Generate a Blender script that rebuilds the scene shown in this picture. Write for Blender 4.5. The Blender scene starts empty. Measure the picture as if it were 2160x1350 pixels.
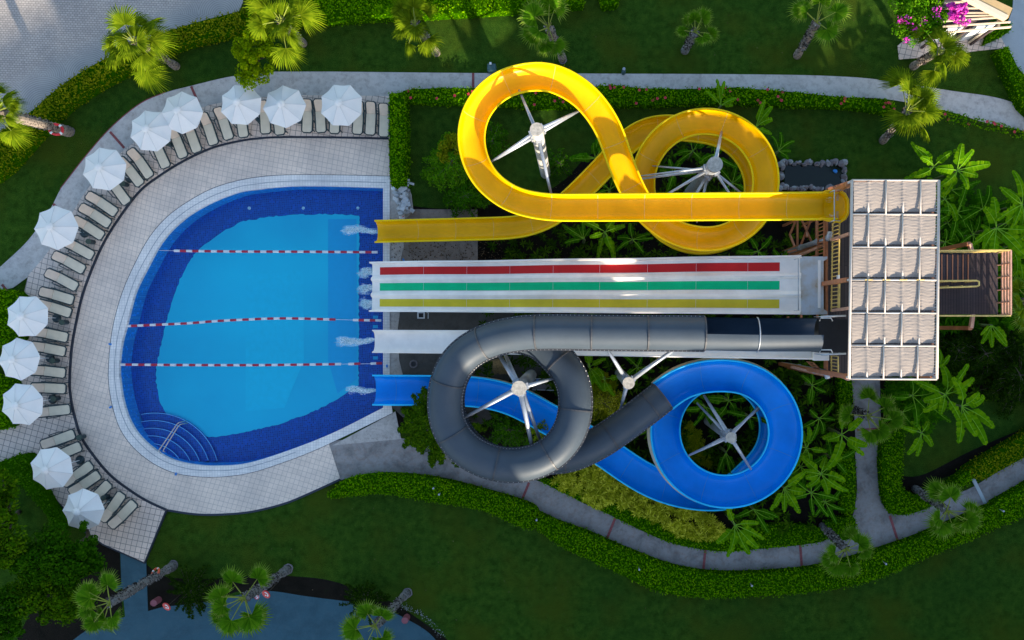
import bpy, bmesh, math, random
import numpy as np
from mathutils import Vector, Matrix
from mathutils.geometry import tessellate_polygon

# ------------------------------------------------------------------ camera, sky, sun, exposure
S = bpy.context.scene
COL = S.collection
H = 40.0
cam = bpy.data.cameras.new("camera"); camo = bpy.data.objects.new("camera", cam); COL.objects.link(camo)
camo.location = (0, 0, H)
cam.sensor_width = 36; cam.lens = 24; cam.shift_x = -0.0625; cam.shift_y = 0.00463
cam.clip_start = 0.5; cam.clip_end = 600
S.camera = camo
SUN_EL, SUN_AZ = 17.5, 155.0      # degrees; azimuth clockwise from +Y
w = bpy.data.worlds.new("World"); S.world = w; w.use_nodes = True
nt = w.node_tree; nt.nodes.clear()
sky = nt.nodes.new('ShaderNodeTexSky'); sky.sky_type = 'NISHITA'; sky.sun_disc = False
sky.sun_elevation = math.radians(SUN_EL); sky.sun_rotation = math.radians(SUN_AZ)
bg = nt.nodes.new('ShaderNodeBackground'); bg.inputs[1].default_value = 0.15
wo = nt.nodes.new('ShaderNodeOutputWorld')
nt.links.new(sky.outputs[0], bg.inputs[0]); nt.links.new(bg.outputs[0], wo.inputs[0])
sl = bpy.data.lights.new("sun", 'SUN'); sl.energy = 4.2; sl.angle = math.radians(0.6); sl.color = (1.0, 0.88, 0.70)
so = bpy.data.objects.new("sun", sl); COL.objects.link(so)
_a, _e = math.radians(SUN_AZ), math.radians(SUN_EL)
SUND = Vector((math.sin(_a)*math.cos(_e), math.cos(_a)*math.cos(_e), math.sin(_e)))
so.rotation_euler = SUND.to_track_quat('Z', 'Y').to_euler()
so.location = (30, -30, 30)
S.view_settings.view_transform = 'Standard'; S.view_settings.look = 'None'
S.view_settings.exposure = 1.3; S.view_settings.gamma = 1.0
S.cycles.max_bounces = 6; S.cycles.diffuse_bounces = 3; S.cycles.transparent_max_bounces = 12
S.cycles.caustics_reflective = False; S.cycles.caustics_refractive = False

# ------------------------------------------------------------------ measuring: 36 px of the photo = 1 m on the ground
NX, NY, SC = 1215.0, 685.0, 36.0
def W(px, py, z=0.0):
    s = (H - z)/(H*SC)
    return Vector(((px-NX)*s, -(py-NY)*s, z))
def W2(p, z=0.0):
    v = W(p[0], p[1], z); return (v.x, v.y)
R = random.Random(7)

# ------------------------------------------------------------------ materials
def lin(r, g, b):
    f = lambda c: (c/255/12.92) if c/255 <= .04045 else ((c/255+.055)/1.055)**2.4
    return (f(r), f(g), f(b), 1)
MATS = {}
class NT:
    def __init__(s, name):
        m = bpy.data.materials.new(name); m.use_nodes = True
        s.m = m; s.t = m.node_tree; s.t.nodes.clear(); MATS[name] = m
        s.out = s.n('ShaderNodeOutputMaterial'); s.p = s.n('ShaderNodeBsdfPrincipled')
        s.l(s.p.outputs[0], s.out.inputs[0])
        s.tc = s.n('ShaderNodeTexCoord')
    def n(s, ty, **kw):
        x = s.t.nodes.new(ty)
        for k, v in kw.items(): setattr(x, k, v)
        return x
    def l(s, a, b): s.t.links.new(a, b)
    def set(s, **kw):
        for k, v in kw.items(): s.p.inputs[k.replace('_', ' ')].default_value = v
    def noise(s, scale, detail=4, rough=.55, vec=None, dist=0.0):
        x = s.n('ShaderNodeTexNoise'); x.inputs['Scale'].default_value = scale
        x.inputs['Detail'].default_value = detail; x.inputs['Roughness'].default_value = rough
        x.inputs['Distortion'].default_value = dist
        s.l(vec or s.tc.outputs['Object'], x.inputs['Vector']); return x.outputs[0]
    def ramp(s, fac, stops):
        r = s.n('ShaderNodeValToRGB'); el = r.color_ramp.elements
        while len(el) < len(stops): el.new(.5)
        for e, (p, c) in zip(el, stops):
            e.position = p; e.color = c if len(c) == 4 else (*c, 1)
        s.l(fac, r.inputs[0]); return r.outputs[0]
    def mix(s, fac, a, b, mode='MIX'):
        x = s.n('ShaderNodeMix', data_type='RGBA', blend_type=mode)
        if isinstance(fac, (int, float)): x.inputs[0].default_value = fac
        else: s.l(fac, x.inputs[0])
        for i, v in ((6, a), (7, b)):
            if isinstance(v, tuple): x.inputs[i].default_value = v if len(v) == 4 else (*v, 1)
            else: s.l(v, x.inputs[i])
        return x.outputs[2]
    def mapping(s, rot=0, scale=(1, 1, 1), src='Object'):
        x = s.n('ShaderNodeMapping'); x.inputs['Rotation'].default_value = (0, 0, math.radians(rot)); x.inputs['Scale'].default_value = scale
        s.l(s.tc.outputs[src], x.inputs[0]); return x.outputs[0]
    def bump(s, h, strength=.3, dist=.02):
        b = s.n('ShaderNodeBump'); b.inputs['Strength'].default_value = strength; b.inputs['Distance'].default_value = dist
        s.l(h, b.inputs['Height']); s.l(b.outputs[0], s.p.inputs['Normal']); return b
    def color(s, c): s.l(c, s.p.inputs['Base Color'])

def sc3(c, k): return (c[0]*k, c[1]*k, c[2]*k, 1)
def plain(name, c, rough=.5, var=.12, scale=3, metal=0, bump=0, coat=0, spec=.5):
    a = NT(name); c = (*c[:3], 1)
    n = a.noise(scale, 5)
    a.color(a.ramp(n, [(.3, sc3(c, 1-var)), (.7, sc3(c, 1+var))]))
    a.set(Roughness=rough, Metallic=metal, Coat_Weight=coat, Specular_IOR_Level=spec)
    if bump: a.bump(a.noise(scale*6, 3), bump, .01)
    return a.m

def mat_lawn():
    a = NT('lawn')
    n1 = a.noise(.35, 3, .5); n2 = a.noise(2.2, 5, .65); n3 = a.noise(26, 2, .8); n4 = a.noise(.12, 2)
    c = a.ramp(n2, [(.32, (.024, .060, .007)), (.5, (.043, .105, .012)), (.78, (.085, .170, .017))])
    c = a.mix(a.ramp(n1, [(.45, (0, 0, 0)), (.68, (.8, .8, .8))]), c, (.075, .10, .010))
    c = a.mix(a.ramp(n4, [(.5, (0, 0, 0)), (.7, (.5, .5, .5))]), c, (.018, .068, .011))
    c = a.mix(a.ramp(n3, [(.38, (.85, .85, .85)), (.6, (0, 0, 0))]), c, (.008, .026, .003))
    a.color(c); a.set(Roughness=.95, Specular_IOR_Level=.0); a.bump(n3, .7, .04); return a.m
def mat_soil():
    a = NT('soil'); n = a.noise(1.2, 6, .7); n2 = a.noise(14, 4, .8)
    c = a.ramp(n, [(.3, (.006, .006, .004)), (.6, (.014, .011, .008)), (.8, (.010, .018, .006))])
    c = a.mix(a.ramp(n2, [(.6, (0, 0, 0)), (.72, (.5, .5, .5))]), c, (.06, .045, .03))
    a.color(c); a.set(Roughness=.95, Specular_IOR_Level=.1); a.bump(n2, .8, .05); return a.m
def mat_concrete(name, c, stain=.5, scale=.6, warm=(.13, .09, .07)):
    a = NT(name); n = a.noise(scale, 8, .68, dist=.4); n2 = a.noise(scale*4, 6, .7); n3 = a.noise(40, 2)
    k = a.ramp(n, [(.28, sc3(c, 1-stain)), (.5, (*c, 1)), (.75, sc3(c, 1+stain*.35))])
    k = a.mix(a.ramp(n2, [(.48, (0, 0, 0)), (.7, (.6, .6, .6))]), k, (*warm, 1))
    k = a.mix(.25, k, a.ramp(n3, [(.3, sc3(c, .6)), (.7, sc3(c, 1.3))]))
    a.color(k); a.set(Roughness=.8, Specular_IOR_Level=.25); a.bump(n3, .25, .01); return a.m
def mat_tile(name, c, grout, size, rot, mortar=.018, curve=0.0, var=.12, rough=.6):
    a = NT(name); v = a.mapping(rot)
    if curve:
        nn = a.n('ShaderNodeTexNoise'); nn.inputs['Scale'].default_value = .05; nn.inputs['Detail'].default_value = 0
        a.l(v, nn.inputs[0]); ad = a.n('ShaderNodeVectorMath', operation='MULTIPLY_ADD'); ad.inputs[1].default_value = (curve,)*3
        a.l(nn.outputs['Color'], ad.inputs[0]); a.l(v, ad.inputs[2]); v = ad.outputs[0]
    b = a.n('ShaderNodeTexBrick'); b.offset = 0; b.squash = 1
    b.inputs['Scale'].default_value = 1; b.inputs['Brick Width'].default_value = size; b.inputs['Row Height'].default_value = size
    b.inputs['Mortar Size'].default_value = mortar; b.inputs['Mortar Smooth'].default_value = .4; b.inputs['Bias'].default_value = 0
    b.inputs['Color1'].default_value = sc3(c, 1-var); b.inputs['Color2'].default_value = sc3(c, 1+var); b.inputs['Mortar'].default_value = (*grout, 1)
    a.l(v, b.inputs[0])
    n = a.noise(.5, 6, .6)
    k = a.mix(.5, b.outputs[0], a.ramp(n, [(.3, (.55, .55, .58)), (.7, (1.1, 1.05, 1))]), 'MULTIPLY')
    k = a.mix(a.ramp(a.noise(1.7, 5, .7), [(.48, (0, 0, 0)), (.75, (.32, .32, .32))]), k, sc3(c, .55))
    a.color(k); a.set(Roughness=rough, Specular_IOR_Level=.3); a.bump(b.outputs['Fac'], -.4, .01); return a.m
def mat_mosaic(name, c1, c2, grout, size=.11, rough=.25):
    a = NT(name); v = a.mapping(4)
    b = a.n('ShaderNodeTexBrick'); b.offset = 0; b.squash = 1
    b.inputs['Scale'].default_value = 1; b.inputs['Brick Width'].default_value = size; b.inputs['Row Height'].default_value = size
    b.inputs['Mortar Size'].default_value = .012; b.inputs['Color1'].default_value = (*c1, 1); b.inputs['Color2'].default_value = (*c2, 1); b.inputs['Mortar'].default_value = (*grout, 1)
    a.l(v, b.inputs[0])
    wn = a.n('ShaderNodeTexWhiteNoise'); sn = a.n('ShaderNodeVectorMath', operation='SNAP'); sn.inputs[1].default_value = (size,)*3
    a.l(v, sn.inputs[0]); a.l(sn.outputs[0], wn.inputs[0])
    k = a.mix(a.ramp(wn.outputs[0], [(.72, (0, 0, 0)), (.95, (.6, .6, .6))]), b.outputs[0], sc3(c2, 1.7))
    a.color(k); a.set(Roughness=rough); return a.m
def mat_poolfloor():
    a = NT('pool_floor'); n = a.noise(.12, 2); n2 = a.noise(.9, 4)
    k = a.ramp(n, [(.35, (.0, .43, .64)), (.65, (.0, .54, .72))])
    k = a.mix(a.ramp(n2, [(.45, (0, 0, 0)), (.75, (.25, .25, .25))]), k, (.0, .56, .74))
    a.color(k); a.set(Roughness=.5); return a.m
def mat_water():
    a = NT('pool_water'); t = a.t
    g = a.n('ShaderNodeBsdfGlossy'); g.inputs['Roughness'].default_value = .03; g.inputs['Color'].default_value = (1, 1, 1, 1)
    tr = a.n('ShaderNodeBsdfTransparent'); tr.inputs[0].default_value = (.70, .95, 1.0, 1)
    fr = a.n('ShaderNodeFresnel'); fr.inputs['IOR'].default_value = 1.33
    b = a.n('ShaderNodeBump'); b.inputs['Strength'].default_value = .7; b.inputs['Distance'].default_value = .05
    v = a.mapping(20, (1.0, 2.2, 1)); a.l(a.noise(2.6, 3, .6, vec=v, dist=.8), b.inputs['Height'])
    a.l(b.outputs[0], g.inputs['Normal']); a.l(b.outputs[0], fr.inputs['Normal'])
    ge = a.n('ShaderNodeNewGeometry'); iv = a.n('ShaderNodeMath', operation='SUBTRACT'); iv.inputs[0].default_value = 1; a.l(ge.outputs['Backfacing'], iv.inputs[1])
    mu = a.n('ShaderNodeMath', operation='MULTIPLY'); a.l(fr.outputs[0], mu.inputs[0]); a.l(iv.outputs[0], mu.inputs[1])
    mx = a.n('ShaderNodeMixShader'); a.l(mu.outputs[0], mx.inputs[0]); a.l(tr.outputs[0], mx.inputs[1]); a.l(g.outputs[0], mx.inputs[2])
    a.l(mx.outputs[0], a.out.inputs[0]); a.t.nodes.remove(a.p); return a.m
def mat_leaf(name, dark, mid, light, rough=.8, trans=.3, spec=.0):
    a = NT(name); g = a.n('ShaderNodeNewGeometry')
    c = a.ramp(g.outputs['Random Per Island'], [(.0, dark), (.5, mid), (1, light)])
    n = a.noise(.9, 3)
    c = a.mix(a.ramp(n, [(.35, (.5, .5, .5)), (.65, (0, 0, 0))]), c, dark)
    a.color(c); a.set(Roughness=rough, Specular_IOR_Level=spec)
    tl = a.n('ShaderNodeBsdfTranslucent'); a.l(c, tl.inputs[0])
    mx = a.n('ShaderNodeMixShader'); mx.inputs[0].default_value = trans
    a.l(a.p.outputs[0], mx.inputs[1]); a.l(tl.outputs[0], mx.inputs[2]); a.l(mx.outputs[0], a.out.inputs[0]); return a.m
def mat_gloss(name, c, rough=.22, stain=.1, stainc=None, spec=.2, coat=.0):
    a = NT(name); n = a.noise(.7, 6, .6); n2 = a.noise(6, 5, .7)
    k = a.ramp(n, [(.3, sc3(c, .86)), (.7, sc3(c, 1.08))])
    k = a.mix(a.ramp(n2, [(.5, (0, 0, 0)), (.8, (stain,)*3)]), k, (*(stainc or (c[0]*.6, c[1]*.6, c[2]*.6)), 1))
    a.color(k); a.set(Roughness=rough, Coat_Weight=coat, Coat_Roughness=.12, Specular_IOR_Level=spec); return a.m
def mat_bark(name, c1, c2, scale=9):
    a = NT(name); vo = a.n('ShaderNodeTexVoronoi'); vo.inputs['Scale'].default_value = scale; a.l(a.tc.outputs['Object'], vo.inputs[0])
    k = a.ramp(vo.outputs['Distance'], [(.15, (*c2, 1)), (.55, (*c1, 1))])
    k = a.mix(a.ramp(a.noise(30, 3), [(.4, (0, 0, 0)), (.6, (.4, .4, .4))]), k, sc3(c1, .5))
    a.color(k); a.set(Roughness=.9); a.bump(vo.outputs['Distance'], -.8, .06); return a.m
def mat_wood(name, c, rot=0, size=.14):
    a = NT(name); v = a.mapping(rot)
    b = a.n('ShaderNodeTexBrick'); b.offset = .3; b.inputs['Scale'].default_value = 1
    b.inputs['Brick Width'].default_value = 3.0; b.inputs['Row Height'].default_value = size; b.inputs['Mortar Size'].default_value = .012
    b.inputs['Color1'].default_value = sc3(c, .75); b.inputs['Color2'].default_value = sc3(c, 1.35); b.inputs['Mortar'].default_value = (.004, .003, .003, 1)
    a.l(v, b.inputs[0]); v2 = a.mapping(rot, (2, 30, 1))
    k = a.mix(.6, b.outputs[0], a.ramp(a.noise(1, 5, .7, vec=v2), [(.3, (.45, .45, .45)), (.75, (1.5, 1.4, 1.3))]), 'MULTIPLY')
    a.color(k); a.set(Roughness=.75); a.bump(b.outputs['Fac'], -.5, .01); return a.m
def mat_paving():
    a = NT('cobble_paving'); v = a.mapping(2)
    b = a.n('ShaderNodeTexBrick'); b.offset = .5; b.inputs['Scale'].default_value = 1
    b.inputs['Brick Width'].default_value = .2; b.inputs['Row Height'].default_value = .13; b.inputs['Mortar Size'].default_value = .02; b.inputs['Mortar Smooth'].default_value = .5
    b.inputs['Color1'].default_value = (.42, .37, .33, 1); b.inputs['Color2'].default_value = (.52, .46, .41, 1); b.inputs['Mortar'].default_value = (.24, .22, .20, 1)
    a.l(v, b.inputs[0])
    n = a.noise(.35, 5, .6)
    # fans of setts: rings about a repeated centre, only in the southern part of the square
    sp = a.n('ShaderNodeSeparateXYZ'); a.l(a.mapping(0), sp.inputs[0])
    def m(op, x, y=None):
        q = a.n('ShaderNodeMath', operation=op)
        for i, t in enumerate((x, y)):
            if t is None: continue
            if isinstance(t, (int, float)): q.inputs[i].default_value = t
            else: a.l(t, q.inputs[i])
        return q.outputs[0]
    fx = m('SUBTRACT', m('PINGPONG', sp.outputs[0], 1.3), 0.0)
    fy = m('FRACT', m('MULTIPLY', sp.outputs[1], .55)); fy = m('MULTIPLY', fy, 1.82)
    rr = m('SQRT', m('ADD', m('MULTIPLY', fx, fx), m('MULTIPLY', fy, fy)))
    ring = m('ABSOLUTE', m('SINE', m('MULTIPLY', rr, 26)))
    fan = a.ramp(ring, [(.05, (.22, .21, .20)), (.5, (.44, .41, .38))])
    edge = m('ADD', m('MULTIPLY', sp.outputs[0], -.45), sp.outputs[1])
    mask = a.n('ShaderNodeMapRange'); a.l(edge, mask.inputs[0]); mask.inputs[1].default_value = 29.6; mask.inputs[2].default_value = 28.4
    k = a.mix(mask.outputs[0], b.outputs[0], fan)
    k = a.mix(.7, k, a.ramp(n, [(.3, (.6, .62, .66)), (.7, (1.15, 1.1, 1.05))]), 'MULTIPLY')
    a.color(k); a.set(Roughness=.75); a.bump(b.outputs['Fac'], -.5, .02); return a.m

M = {}
M['lawn'] = mat_lawn(); M['soil'] = mat_soil()
M['concrete'] = mat_concrete('concrete_path', (.56, .53, .49), .35)
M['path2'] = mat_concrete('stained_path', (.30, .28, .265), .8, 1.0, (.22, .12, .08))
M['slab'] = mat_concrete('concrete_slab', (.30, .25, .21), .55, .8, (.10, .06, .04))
M['darkslab'] = mat_concrete('dark_slab', (.10, .095, .085), .5, 1.1, (.07, .055, .045))
M['stone'] = mat_concrete('pale_stone', (.50, .46, .42), .5, 1.6, (.14, .12, .10))
M['road'] = mat_concrete('asphalt_road', (.04, .105, .14), .4, .5, (.07, .13, .16))
M['drive'] = mat_concrete('grey_drive', (.34, .38, .40), .2, .7, (.36, .4, .42))
M['deck'] = mat_tile('deck_tile', (.87, .73, .61), (.58, .48, .41), .285, 15, .016, 3.0, .035)
M['terr'] = mat_tile('terrace_tile', (.84, .69, .58), (.30, .24, .21), .33, 12, .02, 3.0, .05)
M['coping'] = mat_tile('coping_tile', (.88, .86, .82), (.62, .62, .62), .16, 0, .012, 0, .06, .35)
M['trim'] = plain('dark_trim', (.02, .028, .045), .5)
M['redbrick'] = plain('red_brick_strip', (.25, .06, .06), .7, .3, 12)
M['navy'] = mat_mosaic('navy_mosaic', (.0, .022, .20), (.0, .05, .31), (.0, .10, .42))
M['poolwall'] = mat_mosaic('pool_wall_tile', (.0, .18, .55), (.0, .21, .6), (.02, .26, .6), .12)
M['floor'] = mat_poolfloor(); M['water'] = mat_water()
M['step'] = plain('step_nosing', (.25, .5, .85), .4)
def mat_foam(name, c, al):
    a = NT(name); tr = a.n('ShaderNodeBsdfTransparent'); mx = a.n('ShaderNodeMixShader'); n = a.noise(9, 4, .7); r = a.ramp(n, [(.35, (al*.3,)*3), (.65, (al,)*3)])
    a.p.inputs['Base Color'].default_value = (*c, 1); a.set(Roughness=.7); a.l(r, mx.inputs[0]); a.l(tr.outputs[0], mx.inputs[1]); a.l(a.p.outputs[0], mx.inputs[2]); a.l(mx.outputs[0], a.out.inputs[0]); return a.m
M['foam'] = mat_foam('foam', (.88, .95, 1.0), .75); M['foamthin'] = mat_foam('thin_foam', (.55, .85, .95), .35)
M['paving'] = mat_paving()
M['yellow'] = mat_gloss('yellow_fibreglass', (.90, .47, .0), .3, .08, (.8, .5, .02), .2, .0)
M['yrim'] = mat_gloss('yellow_rim', (.90, .60, .0), .3, .1)
M['blue'] = mat_gloss('blue_fibreglass', (.0, .26, .82), .25, .08, (.0, .3, .7))
M['brim'] = mat_gloss('blue_rim', (.02, .55, .95), .3, .1)
M['bshell'] = mat_gloss('beige_shell', (.62, .54, .43), .5, .3, (.2, .17, .13), .3, 0)
M['white'] = mat_gloss('white_fibreglass', (.95, .88, .80), .3, .12, (.6, .62, .62))
M['tube'] = mat_gloss('charcoal_fibreglass', (.058, .076, .096), .5, .12, (.10, .10, .105), .25, .0)
M['tubein'] = mat_gloss('charcoal_inside', (.05, .08, .12), .3, .1)
M['flange'] = plain('charcoal_flange', (.06, .06, .065), .5)
M['bolt'] = plain('bolt', (.5, .5, .5), .4, .1, 3, .6)
M['red'] = mat_gloss('red_lane', (.60, .02, .02), .35, .05)
M['green'] = mat_gloss('green_lane', (.0, .55, .22), .35, .05)
M['ylane'] = mat_gloss('mustard_lane', (.72, .56, .03), .35, .05)
M['seam'] = plain('seam', (.80, .58, .2), .5)
M['bseam'] = plain('blue_seam', (.02, .25, .62), .5)
M['galv'] = plain('galvanised_steel', (.42, .44, .47), .38, .15, 4, .35)
M['postwhite'] = plain('post_cream', (.55, .52, .46), .5, .15, 5)
M['orange'] = plain('orange_steel', (.46, .17, .07), .5, .2, 3)
M['paintwhite'] = plain('white_tube', (.50, .44, .39), .4, .08)
M['yrail'] = plain('yellow_rail', (.72, .50, .14), .5, .25, 5)
M['pinkrail'] = plain('pinkish_rail', (.62, .33, .22), .5, .2, 5)
M['fabric'] = plain('canopy_cloth', (.345, .285, .24), .85, .07, 2)
M['umb'] = plain('parasol_cloth', (.84, .81, .76), .8, .03, 2)
M['umb2'] = plain('parasol_seam', (.66, .65, .64), .8, .03, 2)
M['cushion'] = plain('cream_sling', (.74, .64, .48), .8, .06, 3)
M['cushion2'] = plain('cream_sling_head', (.76, .60, .46), .8, .08, 3)
M['frame'] = plain('dark_green_frame', (.016, .04, .05), .4)
M['deckwood'] = mat_wood('deck_boards', (.05, .036, .034), 90)
M['deckwood2'] = mat_wood('landing_boards', (.045, .028, .03), 90)
M['black'] = plain('black_mat', (.012, .012, .013), .45, .3, 4)
M['rock'] = mat_concrete('rock', (.30, .31, .32), .6, 3, (.16, .15, .15))
M['rock2'] = mat_concrete('dark_rock', (.20, .18, .19), .6, 3, (.10, .08, .08))
M['bark'] = mat_bark('palm_bark', (.30, .24, .19), (.05, .04, .035), 8)
M['bark2'] = mat_bark('palm_boots', (.20, .19, .18), (.01, .01, .012), 9)
M['brown'] = plain('brown_bark', (.06, .045, .03), .9, .4, 8)
M['tip'] = mat_leaf('palm_tip', (.10, .20, .012), (.18, .30, .03), (.32, .42, .07), .6, .35)
M['palm'] = mat_leaf('palm_leaf_sunlit', (.10, .17, 0.0054), (.18, .27, 0.0081), (.30, .38, 0.0135), .6, .35)  # yellower leaf copy for sunlit palms, sunlight put into the colour
M['palm_old'] = mat_leaf('palm_leaf_sunlit', (0.085, 0.209, 0.0049), (0.142, 0.304, 0.0081), (0.228, 0.399, 0.0121), .45, .3)
M['palm_shaded'] = mat_leaf('palm_leaf_shaded', (0.057, 0.171, 0.0059), (0.104, 0.266, 0.0081), (0.171, 0.342, 0.0121), .45, .3)  # greener leaf copy for palms out of the sun, shade put into the colour
M['petiole'] = plain('petiole', (.24, .28, .05), 1, .1, 3, spec=0)
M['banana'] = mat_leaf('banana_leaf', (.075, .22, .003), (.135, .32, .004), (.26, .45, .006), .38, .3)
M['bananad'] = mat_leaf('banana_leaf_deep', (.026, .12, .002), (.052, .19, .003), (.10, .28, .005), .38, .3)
M['rib'] = plain('banana_rib', (.20, .40, .03), 1, .1, 3, spec=0)
M['hedge'] = mat_leaf('hedge_leaf', (.07, .22, .001), (.12, .31, .001), (.26, .46, .002), .6, .2)
M['hedgec'] = plain('hedge_core', (.022, .085, .0), 1, .3, 6, spec=0)
M['hedgey'] = mat_leaf('hedge_leaf_warm', (.13, .17, .003), (.21, .25, .005), (.38, .36, .012), .6, .2)
M['bush'] = mat_leaf('bush_leaf', (0.095, 0.190, 0.0018), (0.228, 0.361, 0.0023), (0.456, 0.532, 0.0040), .5, .3)
M['tree'] = mat_leaf('tree_leaf', (0.023, 0.095, 0.0023), (0.048, 0.162, 0.0040), (0.104, 0.266, 0.0059), .5, .25)
M['tree2'] = mat_leaf('tree_leaf_light', (0.038, 0.152, 0.0032), (0.095, 0.266, 0.0049), (0.190, 0.380, 0.0081), .5, .25)
M['treed'] = mat_leaf('tree_leaf_dim', (.012, .06, .001), (.03, .11, .002), (.06, .17, .004), .5, .2)
M['treel'] = mat_leaf('tree_leaf_olive', (.025, .09, .001), (.06, .15, .002), (.13, .23, .004), .5, .2)
M['conifer'] = mat_leaf('conifer_leaf', (0.023, 0.067, 0.0023), (0.057, 0.142, 0.0032), (0.123, 0.209, 0.0049), .6, .15)
M['darkleaf'] = mat_leaf('dark_leaf', (0.008, 0.024, 0.0018), (0.016, 0.044, 0.0023), (0.036, 0.070, 0.0040), .6, .1)
M['gold'] = mat_leaf('golden_leaf', (.16, .20, .006), (.50, .50, .02), (.92, .86, .08), .5, .25)
M['gold_old'] = mat_leaf('golden_leaf_old', (0.200, 0.300, 0.0059), (0.480, 0.540, 0.0121), (0.950, 0.880, 0.0365), .5, .25)
M['flower'] = plain('red_flower', (.55, .02, .04), .5)
M['pink'] = plain('magenta_flower', (.68, .02, .42), .6, .25, 8)
M['redp'] = plain('red_plastic', (.62, .02, .03), .4)
M['orangep'] = plain('orange_plastic', (.75, .10, .03), .4)
M['whitep'] = plain('white_plastic', (.78, .79, .80), .4, .05)
M['pinkp'] = plain('faded_red_plastic', (.30, .09, .11), .6)
M['bluep'] = plain('blue_plastic', (.03, .22, .60), .4)
M['wall'] = plain('white_render', (.72, .74, .76), .8, .06, 2)
M['tan'] = plain('tan_roof', (.55, .37, .17), .8, .08, 4)
M['cream'] = plain('cream_beam', (.72, .58, .42), .7, .06, 4)
M['brownwall'] = plain('brown_wall', (.07, .045, .045), .8)
M['shade_blocks'] = plain('shade_block_wall', (.45, .40, .34), .8)
M['glass'] = plain('window_glass', (.03, .04, .05), .1)
M['straw'] = plain('straw', (.22, .15, .06), .9, .5, 20)
M['teal'] = plain('teal_box', (.04, .10, .11), .6)

# ------------------------------------------------------------------ mesh helpers
class MB:
    def __init__(s): s.v = []; s.f = []; s.mi = []
    def add(s, vs, fs, mi=0):
        o = len(s.v); s.v += [tuple(x) for x in vs]; s.f += [tuple(i+o for i in f) for f in fs]; s.mi += [mi]*len(fs); return s
    def box(s, c, size, rz=0.0, mi=0, mat=None):
        hx, hy, hz = [a/2 for a in size]
        vs = [Vector((x*hx, y*hy, z*hz)) for z in (-1, 1) for x, y in ((-1, -1), (1, -1), (1, 1), (-1, 1))]
        m = mat or Matrix.Rotation(rz, 4, 'Z')
        vs = [m @ q + Vector(c) for q in vs]
        return s.add(vs, [(3, 2, 1, 0), (4, 5, 6, 7), (0, 1, 5, 4), (1, 2, 6, 5), (2, 3, 7, 6), (3, 0, 4, 7)], mi)
    def bar(s, a, b, wd, ht=None, mi=0):
        a, b = Vector(a), Vector(b); d = b-a; L = d.length
        if L < 1e-6: return s
        ht = ht or wd; t = d/L
        up = Vector((0, 0, 1)) if abs(t.z) < .95 else Vector((1, 0, 0))
        x = t.cross(up).normalized(); y = x.cross(t)
        vs = [p + x*sx*wd/2 + y*sy*ht/2 for p in (a, b) for sx, sy in ((-1, -1), (1, -1), (1, 1), (-1, 1))]
        return s.add(vs, [(0, 1, 2, 3), (7, 6, 5, 4), (0, 4, 5, 1), (1, 5, 6, 2), (2, 6, 7, 3), (3, 7, 4, 0)], mi)
    def tube(s, pts, r, n=8, mi=0, closed=False, cap=True):
        pts = [Vector(p) for p in pts]; N = len(pts)
        rs = r if isinstance(r, (list, tuple)) else [r]*N
        vs = []; prev = None
        for i, p in enumerate(pts):
            a = pts[(i-1) % N] if (closed or i > 0) else pts[i]; b = pts[(i+1) % N] if (closed or i < N-1) else pts[i]
            t = (b-a).normalized()
            if prev is None: prev = t.orthogonal().normalized()
            x = (prev - t*prev.dot(t)).normalized(); prev = x; y = t.cross(x)
            for k in range(n):
                an = 2*math.pi*k/n; vs.append(p + (x*math.cos(an) + y*math.sin(an))*rs[i])
        fs = []
        for i in range(N if closed else N-1):
            j = (i+1) % N
            for k in range(n): fs.append((i*n+k, i*n+(k+1) % n, j*n+(k+1) % n, j*n+k))
        if cap and not closed: fs += [tuple(range(n))[::-1], tuple((N-1)*n+k for k in range(n))]
        return s.add(vs, fs, mi)
    def prism(s, pts2, z0, z1, mi=0):
        n = len(pts2); vs = [(p[0], p[1], z0) for p in pts2] + [(p[0], p[1], z1) for p in pts2]
        tri = tessellate_polygon([[Vector((p[0], p[1], 0)) for p in pts2]])
        fs = [tuple(i+n for i in t) for t in tri]
        fs += [(i, (i+1) % n, (i+1) % n+n, i+n) for i in range(n)]
        return s.add(vs, fs, mi)
    def disc(s, c, r, n=16, mi=0, z=0):
        c = Vector(c); return s.add([c+Vector((r*math.cos(2*math.pi*k/n), r*math.sin(2*math.pi*k/n), 0)) for k in range(n)], [tuple(range(n))], mi)
    def cyl(s, c, r, h, n=16, mi=0, r2=None):
        c = Vector(c); r2 = r if r2 is None else r2
        vs = [c+Vector((r*math.cos(2*math.pi*k/n), r*math.sin(2*math.pi*k/n), 0)) for k in range(n)] + [c+Vector((r2*math.cos(2*math.pi*k/n), r2*math.sin(2*math.pi*k/n), h)) for k in range(n)]
        return s.add(vs, [tuple(range(n))[::-1], tuple(range(n, 2*n))] + [(k, (k+1) % n, (k+1) % n+n, k+n) for k in range(n)], mi)
    def mesh(s, name, mats, smooth=False):
        me = bpy.data.meshes.new(name); me.from_pydata(s.v, [], s.f)
        for m in (mats if isinstance(mats, (list, tuple)) else [mats]): me.materials.append(m)
        me.polygons.foreach_set('material_index', s.mi)
        me.validate()
        bm = bmesh.new(); bm.from_mesh(me); bmesh.ops.recalc_face_normals(bm, faces=bm.faces); bm.to_mesh(me); bm.free()
        if smooth: me.polygons.foreach_set('use_smooth', [True]*len(me.polygons))
        me.update(); return me
    def build(s, name, mats, parent=None, smooth=False, bevel=0):
        o = bpy.data.objects.new(name, s.mesh(name, mats, smooth)); COL.objects.link(o)
        if parent: o.parent = parent
        if bevel:
            b = o.modifiers.new('bevel', 'BEVEL'); b.width = bevel; b.segments = 2
        return o
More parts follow.
